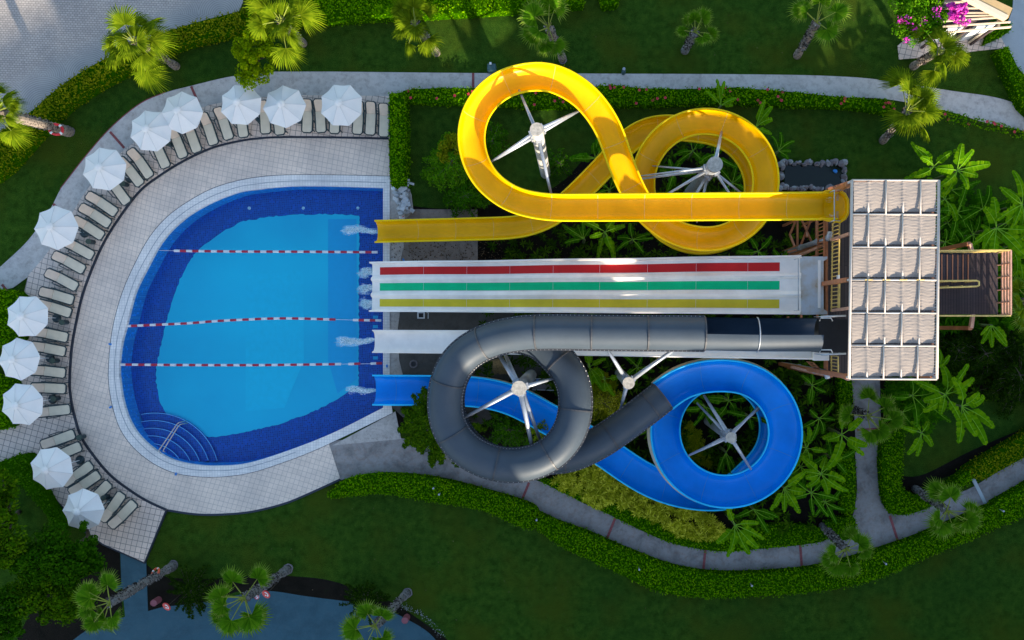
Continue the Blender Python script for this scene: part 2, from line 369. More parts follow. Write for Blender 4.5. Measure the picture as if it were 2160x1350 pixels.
def link_np(name, V, F, mats, mi=None, parent=None, smooth=False):
    """V (n,3) array, F (m,k) array"""
    me = bpy.data.meshes.new(name); n, k = len(F), F.shape[1]
    me.vertices.add(len(V)); me.vertices.foreach_set('co', np.asarray(V, dtype=np.float32).ravel())
    me.loops.add(n*k); me.loops.foreach_set('vertex_index', F.astype(np.int32).ravel())
    me.polygons.add(n); me.polygons.foreach_set('loop_start', np.arange(0, n*k, k, dtype=np.int32)); me.polygons.foreach_set('loop_total', np.full(n, k, dtype=np.int32))
    for m in (mats if isinstance(mats, (list, tuple)) else [mats]): me.materials.append(m)
    if mi is not None: me.polygons.foreach_set('material_index', mi.astype(np.int32))
    me.update(calc_edges=True)
    if smooth: me.polygons.foreach_set('use_smooth', [True]*n)
    o = bpy.data.objects.new(name, me); COL.objects.link(o)
    if parent: o.parent = parent
    return o
def tag(o, label, cat, group=None, kind=None):
    if label: o['label'] = label
    if cat: o['category'] = cat
    if group: o['group'] = group
    if kind: o['kind'] = kind
    return o
def thing(name, label, cat, loc=(0, 0, 0), rz=0, group=None):
    o = bpy.data.objects.new(name, None); COL.objects.link(o); o.location = loc; o.rotation_euler = (0, 0, rz)
    o.empty_display_size = .2
    return tag(o, label, cat, group)
def setting(o, label=None, kind='structure'):
    o['kind'] = kind
    if label: o['label'] = label
    return o
def dup(root, loc, rz, label, group=None, scale=None):
    r = root.copy(); COL.objects.link(r); r.location = loc; r.rotation_euler = (0, 0, rz); r['label'] = label
    if group: r['group'] = group
    if scale: r.scale = scale
    for ch in list(root.children):
        c = ch.copy(); COL.objects.link(c); c.parent = r
        for g in list(ch.children):
            d = g.copy(); COL.objects.link(d); d.parent = c
    return r
def cr(pts, n=6, closed=False):
    P = [Vector(p) for p in pts]; N = len(P); out = []
    rng = range(N) if closed else range(N-1)
    for i in rng:
        p1, p2 = P[i], P[(i+1) % N]
        p0 = P[(i-1) % N] if (closed or i > 0) else p1*2-p2
        p3 = P[(i+2) % N] if (closed or i < N-2) else p2*2-p1
        for k in range(n):
            t = k/n; out.append(.5*((2*p1)+(p2-p0)*t+(2*p0-5*p1+4*p2-p3)*t*t+(3*p1-p0-3*p2+p3)*t**3))
    if not closed: out.append(P[-1])
    return out
def v2(pts): return [(p[0], p[1]) for p in pts]
def crp(pts, n=6): return [(p.x, p.y) for p in cr([(a, b, 0) for a, b in pts], n)]
def sheet(name, px, z, mat, depth=.15, holes=(), mi=None, world=False, kind='structure', label=None):
    """A slab whose outline is given in photo pixels at height z, with sides going down."""
    conv = (lambda L: [Vector((x, y, 0)) for x, y in L]) if world else (lambda L: [Vector((*W2(p, z), 0)) for p in L])
    loops = [conv(px)] + [conv(h) for h in holes]
    tri = tessellate_polygon(loops); flat = [p for L in loops for p in L]; n = len(flat)
    mb = MB(); vs = [(p.x, p.y, z) for p in flat]; fs = [tuple(t) for t in tri]
    if depth:
        vs += [(p.x, p.y, z-depth) for p in flat]; o = 0
        for L in loops:
            m = len(L); fs += [(o+i, o+(i+1) % m, o+(i+1) % m+n, o+i+n) for i in range(m)]; o += m
    mb.add(vs, fs)
    ob = mb.build(name, mat)
    me = ob.data
    # make the top face up
    for p in me.polygons[:len(tri)]:
        if p.normal.z < 0:
            bm = bmesh.new(); bm.from_mesh(me); bmesh.ops.reverse_faces(bm, faces=[f for f in bm.faces if abs(f.normal.z) > .9 and f.normal.z < 0 and f.calc_center_median().z > z-.001]); bm.to_mesh(me); bm.free(); break
    if kind: setting(ob, label, kind)
    return ob

# ================================================================== THE SETTING
water_L = crp([(808, 396), (720, 393), (640, 392), (590, 394), (545, 399), (500, 406), (438, 431), (385, 464), (341, 510), (308, 569), (284, 619), (267, 684), (256, 726), (251, 770), (252, 800), (259, 845), (273, 887), (296, 922), (335, 955), (370, 972), (415, 981), (459, 983), (518, 978), (598, 954), (700, 914), (808, 860)])
water_pts = water_L
cop_L = crp([(822, 372), (740, 370), (648, 369), (590, 370), (544, 374), (495, 383), (441, 401), (385, 433), (345, 465), (312, 506), (283, 560), (259, 615), (242, 673), (233, 726), (229, 785), (231, 820), (239, 862), (254, 905), (281, 943), (320, 975), (364, 996), (415, 1005), (474, 1005), (533, 996), (598, 975), (663, 950), (740, 914), (828, 871)])
deck_L = crp([(820, 292), (740, 290), (666, 289), (589, 289), (540, 292), (500, 298), (455, 309), (415, 325), (378, 344), (341, 367), (296, 401), (255, 453), (219, 510), (193, 567), (173, 622), (160, 678), (150, 735), (146, 797), (147, 830), (154, 870), (169, 919), (193, 957), (232, 1003), (281, 1040), (315, 1060), (350, 1076)])
deck_B = crp([(350, 1076), (415, 1085), (474, 1085), (533, 1079), (598, 1063), (648, 1043), (718, 1011)])

# ground, with a hole where the pool basin goes
hole = [W2(p) for p in water_pts]
cx = sum(p[0] for p in hole)/len(hole); cy = sum(p[1] for p in hole)/len(hole)
hole2 = [(cx+(p[0]-cx)*1.015, cy+(p[1]-cy)*1.02) for p in hole]
big = [(-150, -150), (150, -150), (150, 150), (-150, 150)]
g = sheet('ground', big, 0.0, M['lawn'], 0, [hole2], world=True, label='dark green lawn')

sheet('square', [(-300, -300), (530, -300), (512, 5), (504, 24), (415, 50), (347, 72), (207, 140), (148, 178), (104, 210), (59, 252), (0, 300), (-300, 420)], .02, M['paving'], .1, label='cobbled square of grey setts')
top_path = crp([(-20, 578), (0, 563), (59, 507), (104, 444), (127, 400), (145, 375), (184, 326), (237, 267), (296, 219), (347, 196), (403, 181), (489, 161), (577, 151)]) + crp([(700, 151), (796, 152), (998, 154), (1231, 155), (1598, 157), (1767, 161), (1871, 170), (2004, 191), (2093, 204), (2158, 222), (2230, 240)])
top_low = crp([(2230, 300), (2158, 275), (2078, 258), (1998, 234), (1871, 209), (1767, 205), (1650, 197), (1500, 191), (1231, 188), (995, 186), (850, 202), (822, 215)]) + [(700, 230), (500, 250), (380, 290), (280, 350), (200, 430), (140, 520), (90, 568), (56, 586), (27, 607), (0, 613), (-20, 616)]
sheet('footpath', top_path+top_low, .035, M['concrete'], .1, label='grey concrete path curving round the lounger terrace')
terr = [deck_L[i] for i in range(len(deck_L))][::-1] + [(822, 290), (822, 203)] + crp([(800, 202), (636, 201), (540, 206), (453, 219), (400, 237), (340, 268), (281, 302), (230, 345), (180, 405), (140, 470), (104, 527), (80, 557), (59, 581)]) + crp([(49, 625), (36, 700), (28, 770), (26, 830), (32, 893)]) + [(-40, 925), (-40, 995), (0, 977), (56, 957), (80, 1017), (97, 1031), (139, 1075), (165, 1110), (217, 1147), (304, 1186), (347, 1079)]
sheet('lounger_terrace', terr, .14, M['terr'], .14, label='tiled terrace where the loungers stand')
deck = deck_L + deck_B[1:] + [(692, 931)] + [p for p in cop_L if p[0] < 700 or p[1] < 500][::-1]
sheet('pool_deck', deck, .05, M['deck'], .1, label='pale tiled deck round the pool')
mb = MB()
def strip_of(L, wd, z, mbx, zz=.02):
    P = [Vector(W2(p, z)) for p in L]; A, B = [], []
    for i, p in enumerate(P):
        t = (P[min(i+1, len(P)-1)]-P[max(i-1, 0)]).normalized(); nn = Vector((-t.y, t.x))*wd/2
        A.append(p+nn); B.append(p-nn)
    n = len(P); vs = [(q.x, q.y, z+zz) for q in A+B] + [(q.x, q.y, z-.14) for q in A+B]
    fs = [(i, i+1, n+i+1, n+i) for i in range(n-1)] + [(i, i+1, 2*n+i+1, 2*n+i) for i in range(n-1)] + [(n+i, n+i+1, 3*n+i+1, 3*n+i) for i in range(n-1)]
    mbx.add(vs, fs)
strip_of(deck_L, .10, .14, mb, .006); strip_of(deck_B, .12, .05, mb, .006)
strip_of([(350, 1077), (304, 1188), (217, 1149), (165, 1112), (139, 1077), (97, 1033), (56, 959)], .08, .14, mb, .006)
setting(mb.build('terrace_edge', M['trim']), 'dark drain and kerb line along the terrace step')
mb = MB(); strip_of(cop_L, .05, .05, mb, .01); setting(mb.build('coping_joint', M['trim']), 'thin dark joint round the pool coping')
# coping ring
coping_outer = cop_L + [(826, 858), (822, 840), (822, 400)]
sheet('pool_coping', coping_outer, .075, M['coping'], .2, [water_pts], label='white tiled coping round the pool')
mb = MB()
for t in ((0.55,), ):
    L = [((a[0]*.62+b[0]*.38), (a[1]*.62+b[1]*.38)) for a, b in zip(crp(cop_L[::6], 1), crp(water_L[::6], 1))]
strip_of(crp([(a[0]*.45+b[0]*.55, a[1]*.45+b[1]*.55) for a, b in zip(cop_L[::6], water_L[::6])], 6)[:-8], .035, .078, mb, .004)
setting(mb.build('overflow_grate', plain('grate_grey', (.30, .33, .36), .5)), 'thin grey overflow line in the coping')
# basin
D = 1.05; ZW = -.10
wl = [Vector((*W2(p, .07), 0)) for p in water_pts]; n = len(wl)
mb = MB(); mb.add([(p.x, p.y, .07) for p in wl]+[(p.x, p.y, -D) for p in wl], [(i, (i+1) % n, (i+1) % n+n, i+n) for i in range(n)])
setting(mb.build('pool_wall', M['poolwall']), 'blue tiled side wall of the pool')
tri = tessellate_polygon([wl]); mb = MB(); mb.add([(p.x, p.y, -D) for p in wl], [tuple(t) for t in tri])
setting(mb.build('pool_basin', M['navy']), 'navy mosaic band of the pool floor')
# light floor area with a rippled edge
inner = crp([(758, 455), (700, 452), (600, 454), (540, 462), (500, 472), (455, 500), (420, 525), (400, 552), (380, 590), (362, 640), (348, 690), (338, 735), (330, 775), (330, 810), (338, 850), (352, 876)]) + crp([(375, 890), (415, 918), (430, 921)]) + crp([(455, 922), (500, 915), (560, 901), (600, 891), (660, 868), (712, 842), (756, 812)]) + [(757, 700), (757, 600)]
def jag(L, amp, step):
    out = []; rr = random.Random(3)
    for i in range(len(L)):
        a, b = Vector(L[i]), Vector(L[(i+1) % len(L)]); m = max(1, int((b-a).length/step))
        for k in range(m):
            p = a+(b-a)*k/m; out.append((p.x+rr.uniform(-amp, amp), p.y+rr.uniform(-amp, amp)))
    return out
sheet('pool_floor', jag(inner, 1.5, 5), -D+.012, M['floor'], 0, label='bright blue pool floor')
mf2 = plain('reflection_patch', (.0, .54, .72), .5, .04); mf3 = plain('floor_patch_deep', (.0, .38, .66), .5, .03)
sheet('reflection_panel', [(518, 575), (640, 568), (641, 760), (600, 860), (518, 868)], -D+.02, mf2, 0, label='lighter cyan reflection painted on the pool floor')  # reflection on the water, painted into the floor as a lighter panel
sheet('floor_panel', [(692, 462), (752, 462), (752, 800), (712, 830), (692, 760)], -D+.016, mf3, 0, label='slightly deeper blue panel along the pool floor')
setting(sheet('pool_water', water_pts, ZW, M['water'], 0, label='clear rippled pool water'))
# corner steps, centred in the lower left corner
SC0 = Vector((*W2((318, 1010), -.5), 0))
def arcp(r, a0, a1, n=26): return [(SC0.x+r*math.cos(math.radians(a0+(a1-a0)*k/n)), SC0.y+r*math.sin(math.radians(a0+(a1-a0)*k/n))) for k in range(n+1)]
from mathutils import geometry as mg
polyw = [(p.x, p.y) for p in wl]
def inside(x, y, poly):
    c = False; j = len(poly)-1
    for i in range(len(poly)):
        if (poly[i][1] > y) != (poly[j][1] > y) and x < (poly[j][0]-poly[i][0])*(y-poly[i][1])/(poly[j][1]-poly[i][1])+poly[i][0]: c = not c
        j = i
    return c
st = thing('pool_steps', 'curved blue corner steps under the water in the lower left of the pool', 'pool steps')
for i, r in enumerate((3.85, 3.42, 2.98, 2.55, 2.12, 1.72)):
    z = -D + .13*(i+1)
    pts = [p for p in arcp(r, -20, 130, 60) if inside(p[0], p[1], polyw)]
    if len(pts) < 4: continue
    mb = MB(); back = [p for p in arcp(max(.35, r-.9), -20, 130, 60)]
    m = len(pts); cen = (SC0.x-.0, SC0.y)
    vs = [(p[0], p[1], z) for p in pts]+[(p[0], p[1], -D) for p in pts]
    q = [(SC0.x+(p[0]-SC0.x)*(r-.5)/r, SC0.y+(p[1]-SC0.y)*(r-.5)/r, z) for p in pts]
    vs += q
    mb.add(vs, [(k, k+1, m+k+1, m+k) for k in range(m-1)] + [(k, k+1, 2*m+k+1, 2*m+k) for k in range(m-1)])
    s_ = mb.build('step', M['navy'], st)
    mb = MB(); mb.tube([(p[0], p[1], z+.012) for p in pts], .022, 5); mb.build('nosing', M['step'], s_)
hr = thing('pool_handrail', 'pair of slim steel handrails slanting over the pool corner steps', 'handrail')
for a, b in (((334, 952), (373, 895)), ((343, 952), (376, 899))):
    A = W(*a, .35); B = W(*b, .25)
    mb = MB(); mb.tube([A+Vector((-.05, -.08, -.3)), A+Vector((0, 0, -.05)), A+Vector((.05, .08, 0)), B, B+Vector((.06, .08, -.1)), B+Vector((.06, .08, -.9))], .03, 8); mb.build('rail', M['paintwhite'], hr, True)
# pool lights
for (x, y) in ((526, 439), (640, 439), (755, 439), (525, 468+.0)):
    pass
for i, (x, y, l) in enumerate([(526, 439, 'leftmost'), (640, 439, 'middle'), (755, 439, 'rightmost')]):
    mb = MB(); p = W(x, y, -D+.03); mb.cyl(p, .09, .03, 12); o = mb.build('pool_light', M['foam'])
    tag(o, f'{l} of three small pale floor fittings in the navy band near the pool top', 'pool fitting', 'fittings in the navy floor band')
for i, (x, y, wd) in enumerate([(792, 669, 'upper'), (792, 689, 'lower'), (792, 755, 'lowest')]):
    mb = MB(); p = W(x, y, -.3); mb.box(p, (.28, .18, .05)); o = mb.build('inlet_cover', plain('inlet_cyan', (.0, .35, .6), .4))
    tag(o, f'small pale blue inlet cover under water beside the slides, {wd} of three', 'inlet cover', 'inlet covers by the slide ends')

# concrete and stone behind the pool
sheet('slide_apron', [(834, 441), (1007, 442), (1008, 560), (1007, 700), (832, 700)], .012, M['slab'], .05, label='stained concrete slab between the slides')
sheet('dark_apron', [(824, 650), (1160, 655), (1170, 800), (1000, 905), (850, 880), (826, 858)], .018, M['darkslab'], .05, label='dark concrete under the slides')  # slab in a much darker concrete tone than its neighbour
sheet('stone_edge', [(822, 372), (838, 383), (858, 386), (868, 410), (872, 445), (848, 470), (852, 520), (842, 560), (846, 640), (838, 700), (842, 760), (852, 800), (840, 850), (822, 850)], .03, M['stone'], .05, label='pale rough stone edging beside the pool')
sheet('corner_slab', [(790, 892), (828, 871), (834, 868), (846, 926), (700, 940)], .04, M['stone'], .08, label='pale concrete corner slab')
lower = [(692, 931), (718, 1013)] + crp([(752, 1003), (820, 999), (915, 1009), (1004, 1030), (1098, 1058), (1174, 1101), (1248, 1128), (1307, 1154), (1352, 1172), (1411, 1193), (1485, 1208), (1574, 1211), (1693, 1203), (1770, 1188), (1840, 1168), (1899, 1147), (1949, 1130), (2084, 1071), (2160, 1028), (2240, 985)])
lower += crp([(2240, 925), (2160, 964), (2084, 1008), (2051, 1028), (2000, 1050), (1970, 1066), (1925, 1082), (1873, 1084)]) + crp([(1866, 1040), (1861, 961), (1858, 880), (1856, 795), (1856, 700)]) + [(1797, 700)] + crp([(1797, 801), (1804, 907), (1804, 961), (1808, 1033), (1800, 1086)]) + crp([(1747, 1137), (1693, 1149), (1574, 1159), (1485, 1159), (1411, 1143), (1352, 1119), (1298, 1092), (1266, 1077), (1227, 1060), (1189, 1039), (1133, 1014), (1040, 985), (950, 950), (845, 924), (790, 921)])
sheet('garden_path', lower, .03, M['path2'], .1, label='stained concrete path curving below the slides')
sheet('soil', crp([(852, 432), (930, 440), (1020, 432), (1110, 425), (1190, 380), (1240, 330), (1330, 290), (1500, 268), (1640, 330), (1660, 390), (1790, 395)]) + [(1850, 500), (1860, 700), (1880, 830), (1895, 925), (1865, 955), (1806, 960), (1800, 1085)] + crp([(1740, 1128), (1693, 1140), (1485, 1150), (1352, 1110), (1227, 1052), (1133, 1006), (950, 940), (850, 905), (835, 860), (850, 600)]), .006, M['soil'], 0, label='planting soil under the slides, shade painted into its dark colour')  # soil sheet whose near-black colour stands for the shade below the slides
sheet('soil', [(1980, 700), (2240, 690), (2240, 830), (2150, 850), (2060, 845), (1980, 800)], .006, M['soil'], 0, label='dark soil right of the tower')
sheet('soil', crp([(852, 212), (862, 300), (862, 390), (858, 392)]) + [(846, 392), (846, 212)], .006, M['soil'], 0, label='bare strip beside the tall clipped hedge')
sheet('soil', crp([(1871, 985), (1885, 1030), (1925, 1045), (1960, 1020), (2050, 985), (2160, 925), (2160, 905), (2050, 950), (1950, 1000), (1900, 1005)]), .006, M['soil'], 0, label='bare soil at the inside hedge corner')
sheet('soil', [(215, 1140), (253, 1167), (258, 1300), (200, 1347), (110, 1420), (0, 1420), (60, 1300), (150, 1200)], .006, M['soil'], 0, label='bare soil under the lower left trees')
sheet('soil', crp([(308, 1190), (345, 1215), (420, 1222), (500, 1217), (574, 1214), (678, 1221), (752, 1242), (826, 1270), (885, 1307), (944, 1350), (990, 1400)]) + [(900, 1400), (800, 1290), (640, 1262), (500, 1248), (400, 1285), (300, 1300)], .006, M['soil'], 0, label='dark planting bed beside the road')
sheet('road', crp([(80, 1420), (167, 1340), (220, 1316), (264, 1301), (312, 1289), (347, 1280), (403, 1274), (472, 1262), (530, 1250), (574, 1247), (648, 1258), (743, 1270), (796, 1279), (856, 1305), (915, 1345), (960, 1420)]) + [(960, 2500), (-2000, 2500), (-2000, 1420)], .012, M['road'], .05, label='dark blue grey asphalt road')
sheet('side_path', [(253, 1150), (308, 1186), (312, 1289), (264, 1301), (258, 1240), (243, 1248), (240, 1240), (256, 1232)], .03, M['road'], .08, label='short grey path from terrace to road')
sheet('drive', [(2110, -300), (2138, -10), (2136, 20), (2125, 50), (2108, 76), (2120, 98), (2136, 130), (2162, 158), (2600, 300), (2600, -300)], .03, M['drive'], .08, label='smooth grey drive')
sheet('pavilion_floor', [(1894, 96), (1897, 125), (1985, 118), (2060, 107), (2123, 101), (2110, 76), (2060, 60), (1960, 40)], .06, M['terr'], .1, label='tiled floor of the pavilion')
# red brick strips across the paths
def strip(a, b, wd, z, mat=None, label='red brick strip across the path', nm='expansion_strip'):
    A, B = W(*a, z), W(*b, z); mb = MB(); mb.bar(A+Vector((0, 0, -.02)), B+Vector((0, 0, -.02)), wd, .05); o = mb.build(nm, mat or M['redbrick']); setting(o, label)
for a, b in (((403, 182), (418, 216)), ((232, 278), (262, 312)), ((112, 430), (126, 444)), ((998, 154), (998, 185)), ((1116, 1018), (1100, 1057)), ((1298, 1092), (1279, 1140)), ((1488, 1160), (1483, 1208)), ((1688, 1150), (1692, 1204)), ((1877, 1088), (1896, 1147)), ((1808, 907), (1856, 905)), ((4, 600), (22, 622))):
    strip(a, b, .14, .045)
strip((2053, 1010), (2082, 1069), .2, .045, plain('white_strip', (.42, .48, .50)), 'pale kerb strip across the path')
mb = MB(); L = crp([(127, 398), (184, 325), (237, 266), (296, 218), (347, 195)]); strip_of(L, .05, .035, mb, .008); setting(mb.build('path_edge', M['redbrick']), 'thin red edging of the path')
# patch in the road
for i, (p0, p1) in enumerate([((0, 0), (0, 0))]): pass

# unseen building shapes added out of frame, heights set to shade the garden
def shade_blocks():
    u = Vector((SUND.x, SUND.y, 0)).normalized(); v = Vector((-u.y, u.x, 0))
    # v: to the north east.  (offset along v from .. to, height, distance)
    rotz = math.atan2(v.y, v.x)
    specs = [(-50, -34, 21.91, 45, 'left wing of the added shading block'), (-34, -20, 21.81, 45, 'second wing of the added shading block'), (-20, -5.5, 22.50, 45, 'third wing of the added shading block'), (-5.5, 2.9, 17.61, 45, 'middle wing of the added shading block'), (2.9, 4.1, 16.01, 45, 'narrow link of the added shading block'), (4.1, 12, 20.01, 45, 'fifth wing of the added shading block'), (12, 19.5, 19.61, 45, 'sixth wing of the added shading block'), (19.5, 44, 14.91, 45, 'low right wing of the added shading block')]
    for a, b, h, d, lab in specs:
        c = u*d + v*((a+b)/2)
        t = thing('shade_wing', lab + ' outside the frame', 'building', (c.x, c.y, 0), rotz, 'added shading wings')
        mb = MB(); mb.box((0, 0, h/2), (b-a, 10, h)); wall = mb.build('wall', M['shade_blocks'], t)
        mb = MB(); mb.box((0, 0, h+.15), (b-a-.4, 9.4, .3)); mb.build('roof', M['tan'], t)
        mb = MB(); nb = max(1, int((b-a)/3))
        for fl in range(int(h/3.1)):
            for k in range(nb):
                mb.box((-(b-a)/2+(k+.5)*(b-a)/nb, 5.01, 1.7+fl*3.1), (1.5, .08, 1.5))
        mb.build('windows', M['glass'], t)
shade_blocks()

# ================================================================== SLIDES
def resample(P, step):
    P = [Vector(p) for p in P]; d = [0]
    for a, b in zip(P, P[1:]): d.append(d[-1]+(b-a).length)
    n = max(2, int(d[-1]/step)); out = []; j = 0
    for k in range(n+1):
        s = d[-1]*k/n
        while j < len(d)-2 and d[j+1] < s: j += 1
        t = (s-d[j])/max(1e-9, d[j+1]-d[j]); out.append(P[j].lerp(P[j+1], min(1, t)))
    return out, d[-1]/n
def smoothpath(P, it=6):
    P = [Vector(p) for p in P]
    for _ in range(it):
        Q = [P[0]]+[(P[i-1]+P[i]*2+P[i+1])/4 for i in range(1, len(P)-1)]+[P[-1]]; P = Q
    return P
def frames(P, bank=0.0):
    F = []
    for i, p in enumerate(P):
        t = (P[min(i+1, len(P)-1)]-P[max(i-1, 0)]).normalized()
        s = t.cross(Vector((0, 0, 1))).normalized()        # to the right of travel
        k = 0
        if bank and 3 < i < len(P)-4:
            a = P[i]-P[i-4 if i >= 4 else 0]; b = P[min(i+4, len(P)-1)]-P[i]
            k = (a.x*b.y-a.y*b.x)/max(1e-6, a.length*b.length)/max(.1, (a.length+b.length)/2)
        F.append([p, t, s, k])
    ks = [f[3] for f in F]
    for _ in range(30): ks = [ks[0]]+[(ks[i-1]+ks[i]+ks[i+1])/3 for i in range(1, len(ks)-1)]+[ks[-1]]
    out = []
    for f, k in zip(F, ks):
        p, t, s, _ = f; an = max(-.35, min(.35, k*bank))    # left turn (k>0): right side rises
        m = Matrix.Rotation(-an, 3, t); s2 = m @ s; u = s2.cross(t).normalized()
        out.append((p, t, s2, u))
    return out
def sweep(mb, F, prof, mi=0, closed=False, i0=0, i1=None):
    F = F[i0:i1]; m = len(prof); vs = []
    for p, t, s, u in F:
        for a, b in prof: vs.append(p+s*a+u*b)
    fs = []
    for i in range(len(F)-1):
        for k in range(m if closed else m-1):
            j = (k+1) % m; fs.append((i*m+k, i*m+j, (i+1)*m+j, (i+1)*m+k))
    mb.add(vs, fs, mi)
def half(w2, d, n=14, p=.8):
    """half-pipe profile from the left rim over the bottom to the right rim"""
    out = []
    for k in range(n+1):
        a = math.pi*k/n; c = math.cos(a); s_ = math.sin(a); out.append((-math.copysign(abs(c)**p, c)*w2, -(s_**p)*d))
    return out
def open_slide(root, F, w2, d, m_in, m_out, m_rim, m_seam, seam_step, step, lip=.06):
    inner = half(w2-.03, d); outer = half(w2, d+.035)
    mb = MB(); sweep(mb, F, inner); mb.build('channel', m_in, root, True)
    mb = MB(); sweep(mb, F, outer)
    n = len(inner)                                      # close both ends
    for f in (F[0], F[-1]):
        p, t, s, u = f; vs = [p+s*a+u*b for a, b in inner]+[p+s*a+u*b for a, b in outer]
        mb.add(vs, [(k, k+1, n+k+1, n+k) for k in range(n-1)])
    mb.build('shell', m_out, root, True)
    for sg in (-1, 1):
        mb = MB(); pr = [(sg*(w2-.035), -.045), (sg*(w2-.035), .01), (sg*(w2+lip-.02), .01), (sg*(w2+lip), -.01), (sg*(w2+lip), -.05), (sg*(w2+.004), -.05)]
        sweep(mb, F, pr, closed=True); mb.build('rim', m_rim, root, True)
    k = int(seam_step/step)
    for i in range(k, len(F)-3, k):
        p, t, s, u = F[i]; ring = half(w2-.036, d-.006)
        vs = [p+s*a+u*b+t*.008 for a, b in ring]+[p+s*a+u*b-t*.008 for a, b in ring]; mm = len(ring)
        mb = MB(); mb.add(vs, [(q, q+1, mm+q+1, mm+q) for q in range(mm-1)]); mb.build('seam', m_seam, root)

# ---- yellow slide
yp = [(1768, 434, 8.7), (1700, 434.5, 8.6), (1600, 435, 8.5), (1500, 435.5, 8.4), (1400, 436.5, 8.3), (1300, 437, 8.2), (1220, 437.5, 8.1), (1160, 437, 8.05), (1120, 431, 8.0), (1083, 421, 7.95), (1040, 393, 7.9), (1009, 354, 7.85), (993, 292, 7.8), (1007, 230, 7.75), (1049, 184, 7.7), (1090, 167, 7.65), (1135, 160, 7.6), (1178, 168, 7.55), (1226, 196, 7.5), (1258, 230, 7.4), (1283, 270, 7.3), (1298, 310, 7.2), (1311, 348, 7.1), (1332, 396, 7.0), (1352, 432, 6.9), (1380, 462, 6.8), (1418, 488, 6.7), (1455, 501, 6.6)]
P = cr([W(*p) for p in yp], 8)
C0 = Vector((6.436, 7.23)); RR = 3.04
for a in range(266, 266+360+185, 5):
    th = a-266; P.append(Vector((C0.x+RR*math.cos(math.radians(a)), C0.y+RR*math.sin(math.radians(a)), 6.5-1.7*th/360)))
P += cr([W(*p) for p in [(1403, 267, 4.0), (1360, 276, 3.85), (1325, 298, 3.65), (1281, 345, 3.3), (1240, 387, 2.9), (1198, 427, 2.5), (1165, 453, 2.2), (1125, 471, 2.0), (1080, 480, 1.8), (1000, 483, 1.5), (900, 485.5, 1.2), (790, 488, .95)]], 8)
P, _ = resample(P, .2); P = smoothpath(P, 10); P, stp = resample(P, .2); YF = frames(P, .9)
ys = thing('yellow_slide', 'bright yellow open flume looping twice from the tower to the pool', 'water slide')
open_slide(ys, YF, .6, .5, M['yellow'], M['yellow'], M['yrim'], M['seam'], 2.35, stp)
# starting tub
tub = MB(); zt = 8.78
def tubring(off, z):
    L = []
    pl = [(1728, 407), (1742, 401), (1755, 400), (1772, 400), (1784, 407), (1791, 420), (1792, 436), (1791, 452), (1785, 463), (1772, 471), (1757, 469), (1742, 467), (1728, 461)]
    c = Vector((1760, 435))
    for x, y in pl:
        v = Vector((x, y))-c; v = v*(1-off/v.length); q = c+v; L.append(W(q.x, q.y, z))
    return L
rings = [tubring(0, zt-.02), tubring(0, zt+.03), tubring(4, zt+.03), tubring(7, zt-.35), tubring(12, zt-.5)]
m = len(rings[0]); vs = [p for r_ in rings for p in r_]+[tubring(0, zt-.5)[k] for k in range(m)]
fs = [(i*m+k, i*m+k+1, (i+1)*m+k+1, (i+1)*m+k) for i in range(4) for k in range(m-1)] + [tuple(4*m+k for k in range(m))] + [(k, k+1, 5*m+k+1, 5*m+k) for k in range(m-1)]
tub.add(vs, fs); tb = tub.build('start_tub', M['yellow'], ys, True)
mb = MB()
for yy in (414, 455):
    A = W(1764, yy, zt-.25)
    for k in range(8):
        mb.box(A+Vector((.05, (k-3.5)*.05, 0)), (.1, .02, .03))
mb.build('grille', M['galv'], tb)
mb = MB(); mb.tube([W(1775, 401, 9.3), W(1760, 401, 9.3), W(1760, 465, 9.3), W(1773, 466, 9.3)], .025, 6); mb.bar(W(1760, 401, 9.3), W(1760, 401, 9.3)+Vector((0, 0, -.6)), .04); mb.bar(W(1760, 465, 9.3), W(1760, 465, 9.3)+Vector((0, 0, -.6)), .04)
mb.build('grab_bar', M['galv'], ys, True)
mb = MB(); rr = random.Random(5)
for yy in (418, 458):
    for k in range(60):
        q = W(1752+rr.gauss(0, 5), yy+rr.gauss(0, 4), zt-.44); mb.add([q+Vector((rr.uniform(-.05, .05), rr.uniform(-.04, .04), 0)) for _ in range(3)], [(0, 1, 2)])
o = mb.build('water_foam', M['foam'], ys)

# ---- charcoal tube and blue flume
straight_y = 702.5
dp = [(1727, 706, 8.7), (1600, 706, 8.55), (1485, 704, 8.4), (1363, 703, 8.3), (1244, 702, 8.2), (1180, 701, 8.15), (1126, 701.5, 8.1), (1080, 706, 8.0), (1035, 717, 7.9), (995, 736, 7.8), (965, 762, 7.7), (946, 797, 7.6), (938, 838, 7.5), (940, 880, 7.4), (954, 918, 7.35), (985, 952, 7.3), (1027, 974, 7.2), (1080, 983.5, 7.15), (1139, 972, 7.05), (1180, 944, 7.0), (1205, 905, 6.95), (1215, 860, 6.85), (1211, 810, 6.7), (1193, 774, 6.5)]
P1 = cr([W(*p) for p in dp], 8)
C1 = Vector((-3.19, -3.82)); R1 = 3.28
for a in range(62, 300, 6):
    P1.append(Vector((C1.x+R1*math.cos(math.radians(a)), C1.y+R1*math.sin(math.radians(a)), 6.25-1.0*(a-62)/238)))
P1 += cr([W(*p) for p in [(1196, 965, 5.15), (1242, 946, 5.1), (1280, 924, 5.0), (1314, 900, 4.9), (1357, 868, 4.8), (1398, 836, 4.7)]], 8)
P2 = cr([W(*p) for p in [(1398, 836, 4.7), (1425, 816, 4.68), (1455, 802, 4.65), (1490, 794, 4.6), (1520, 792, 4.57)]], 8)
C2 = Vector((7.91, -5.78)); R2 = 3.12
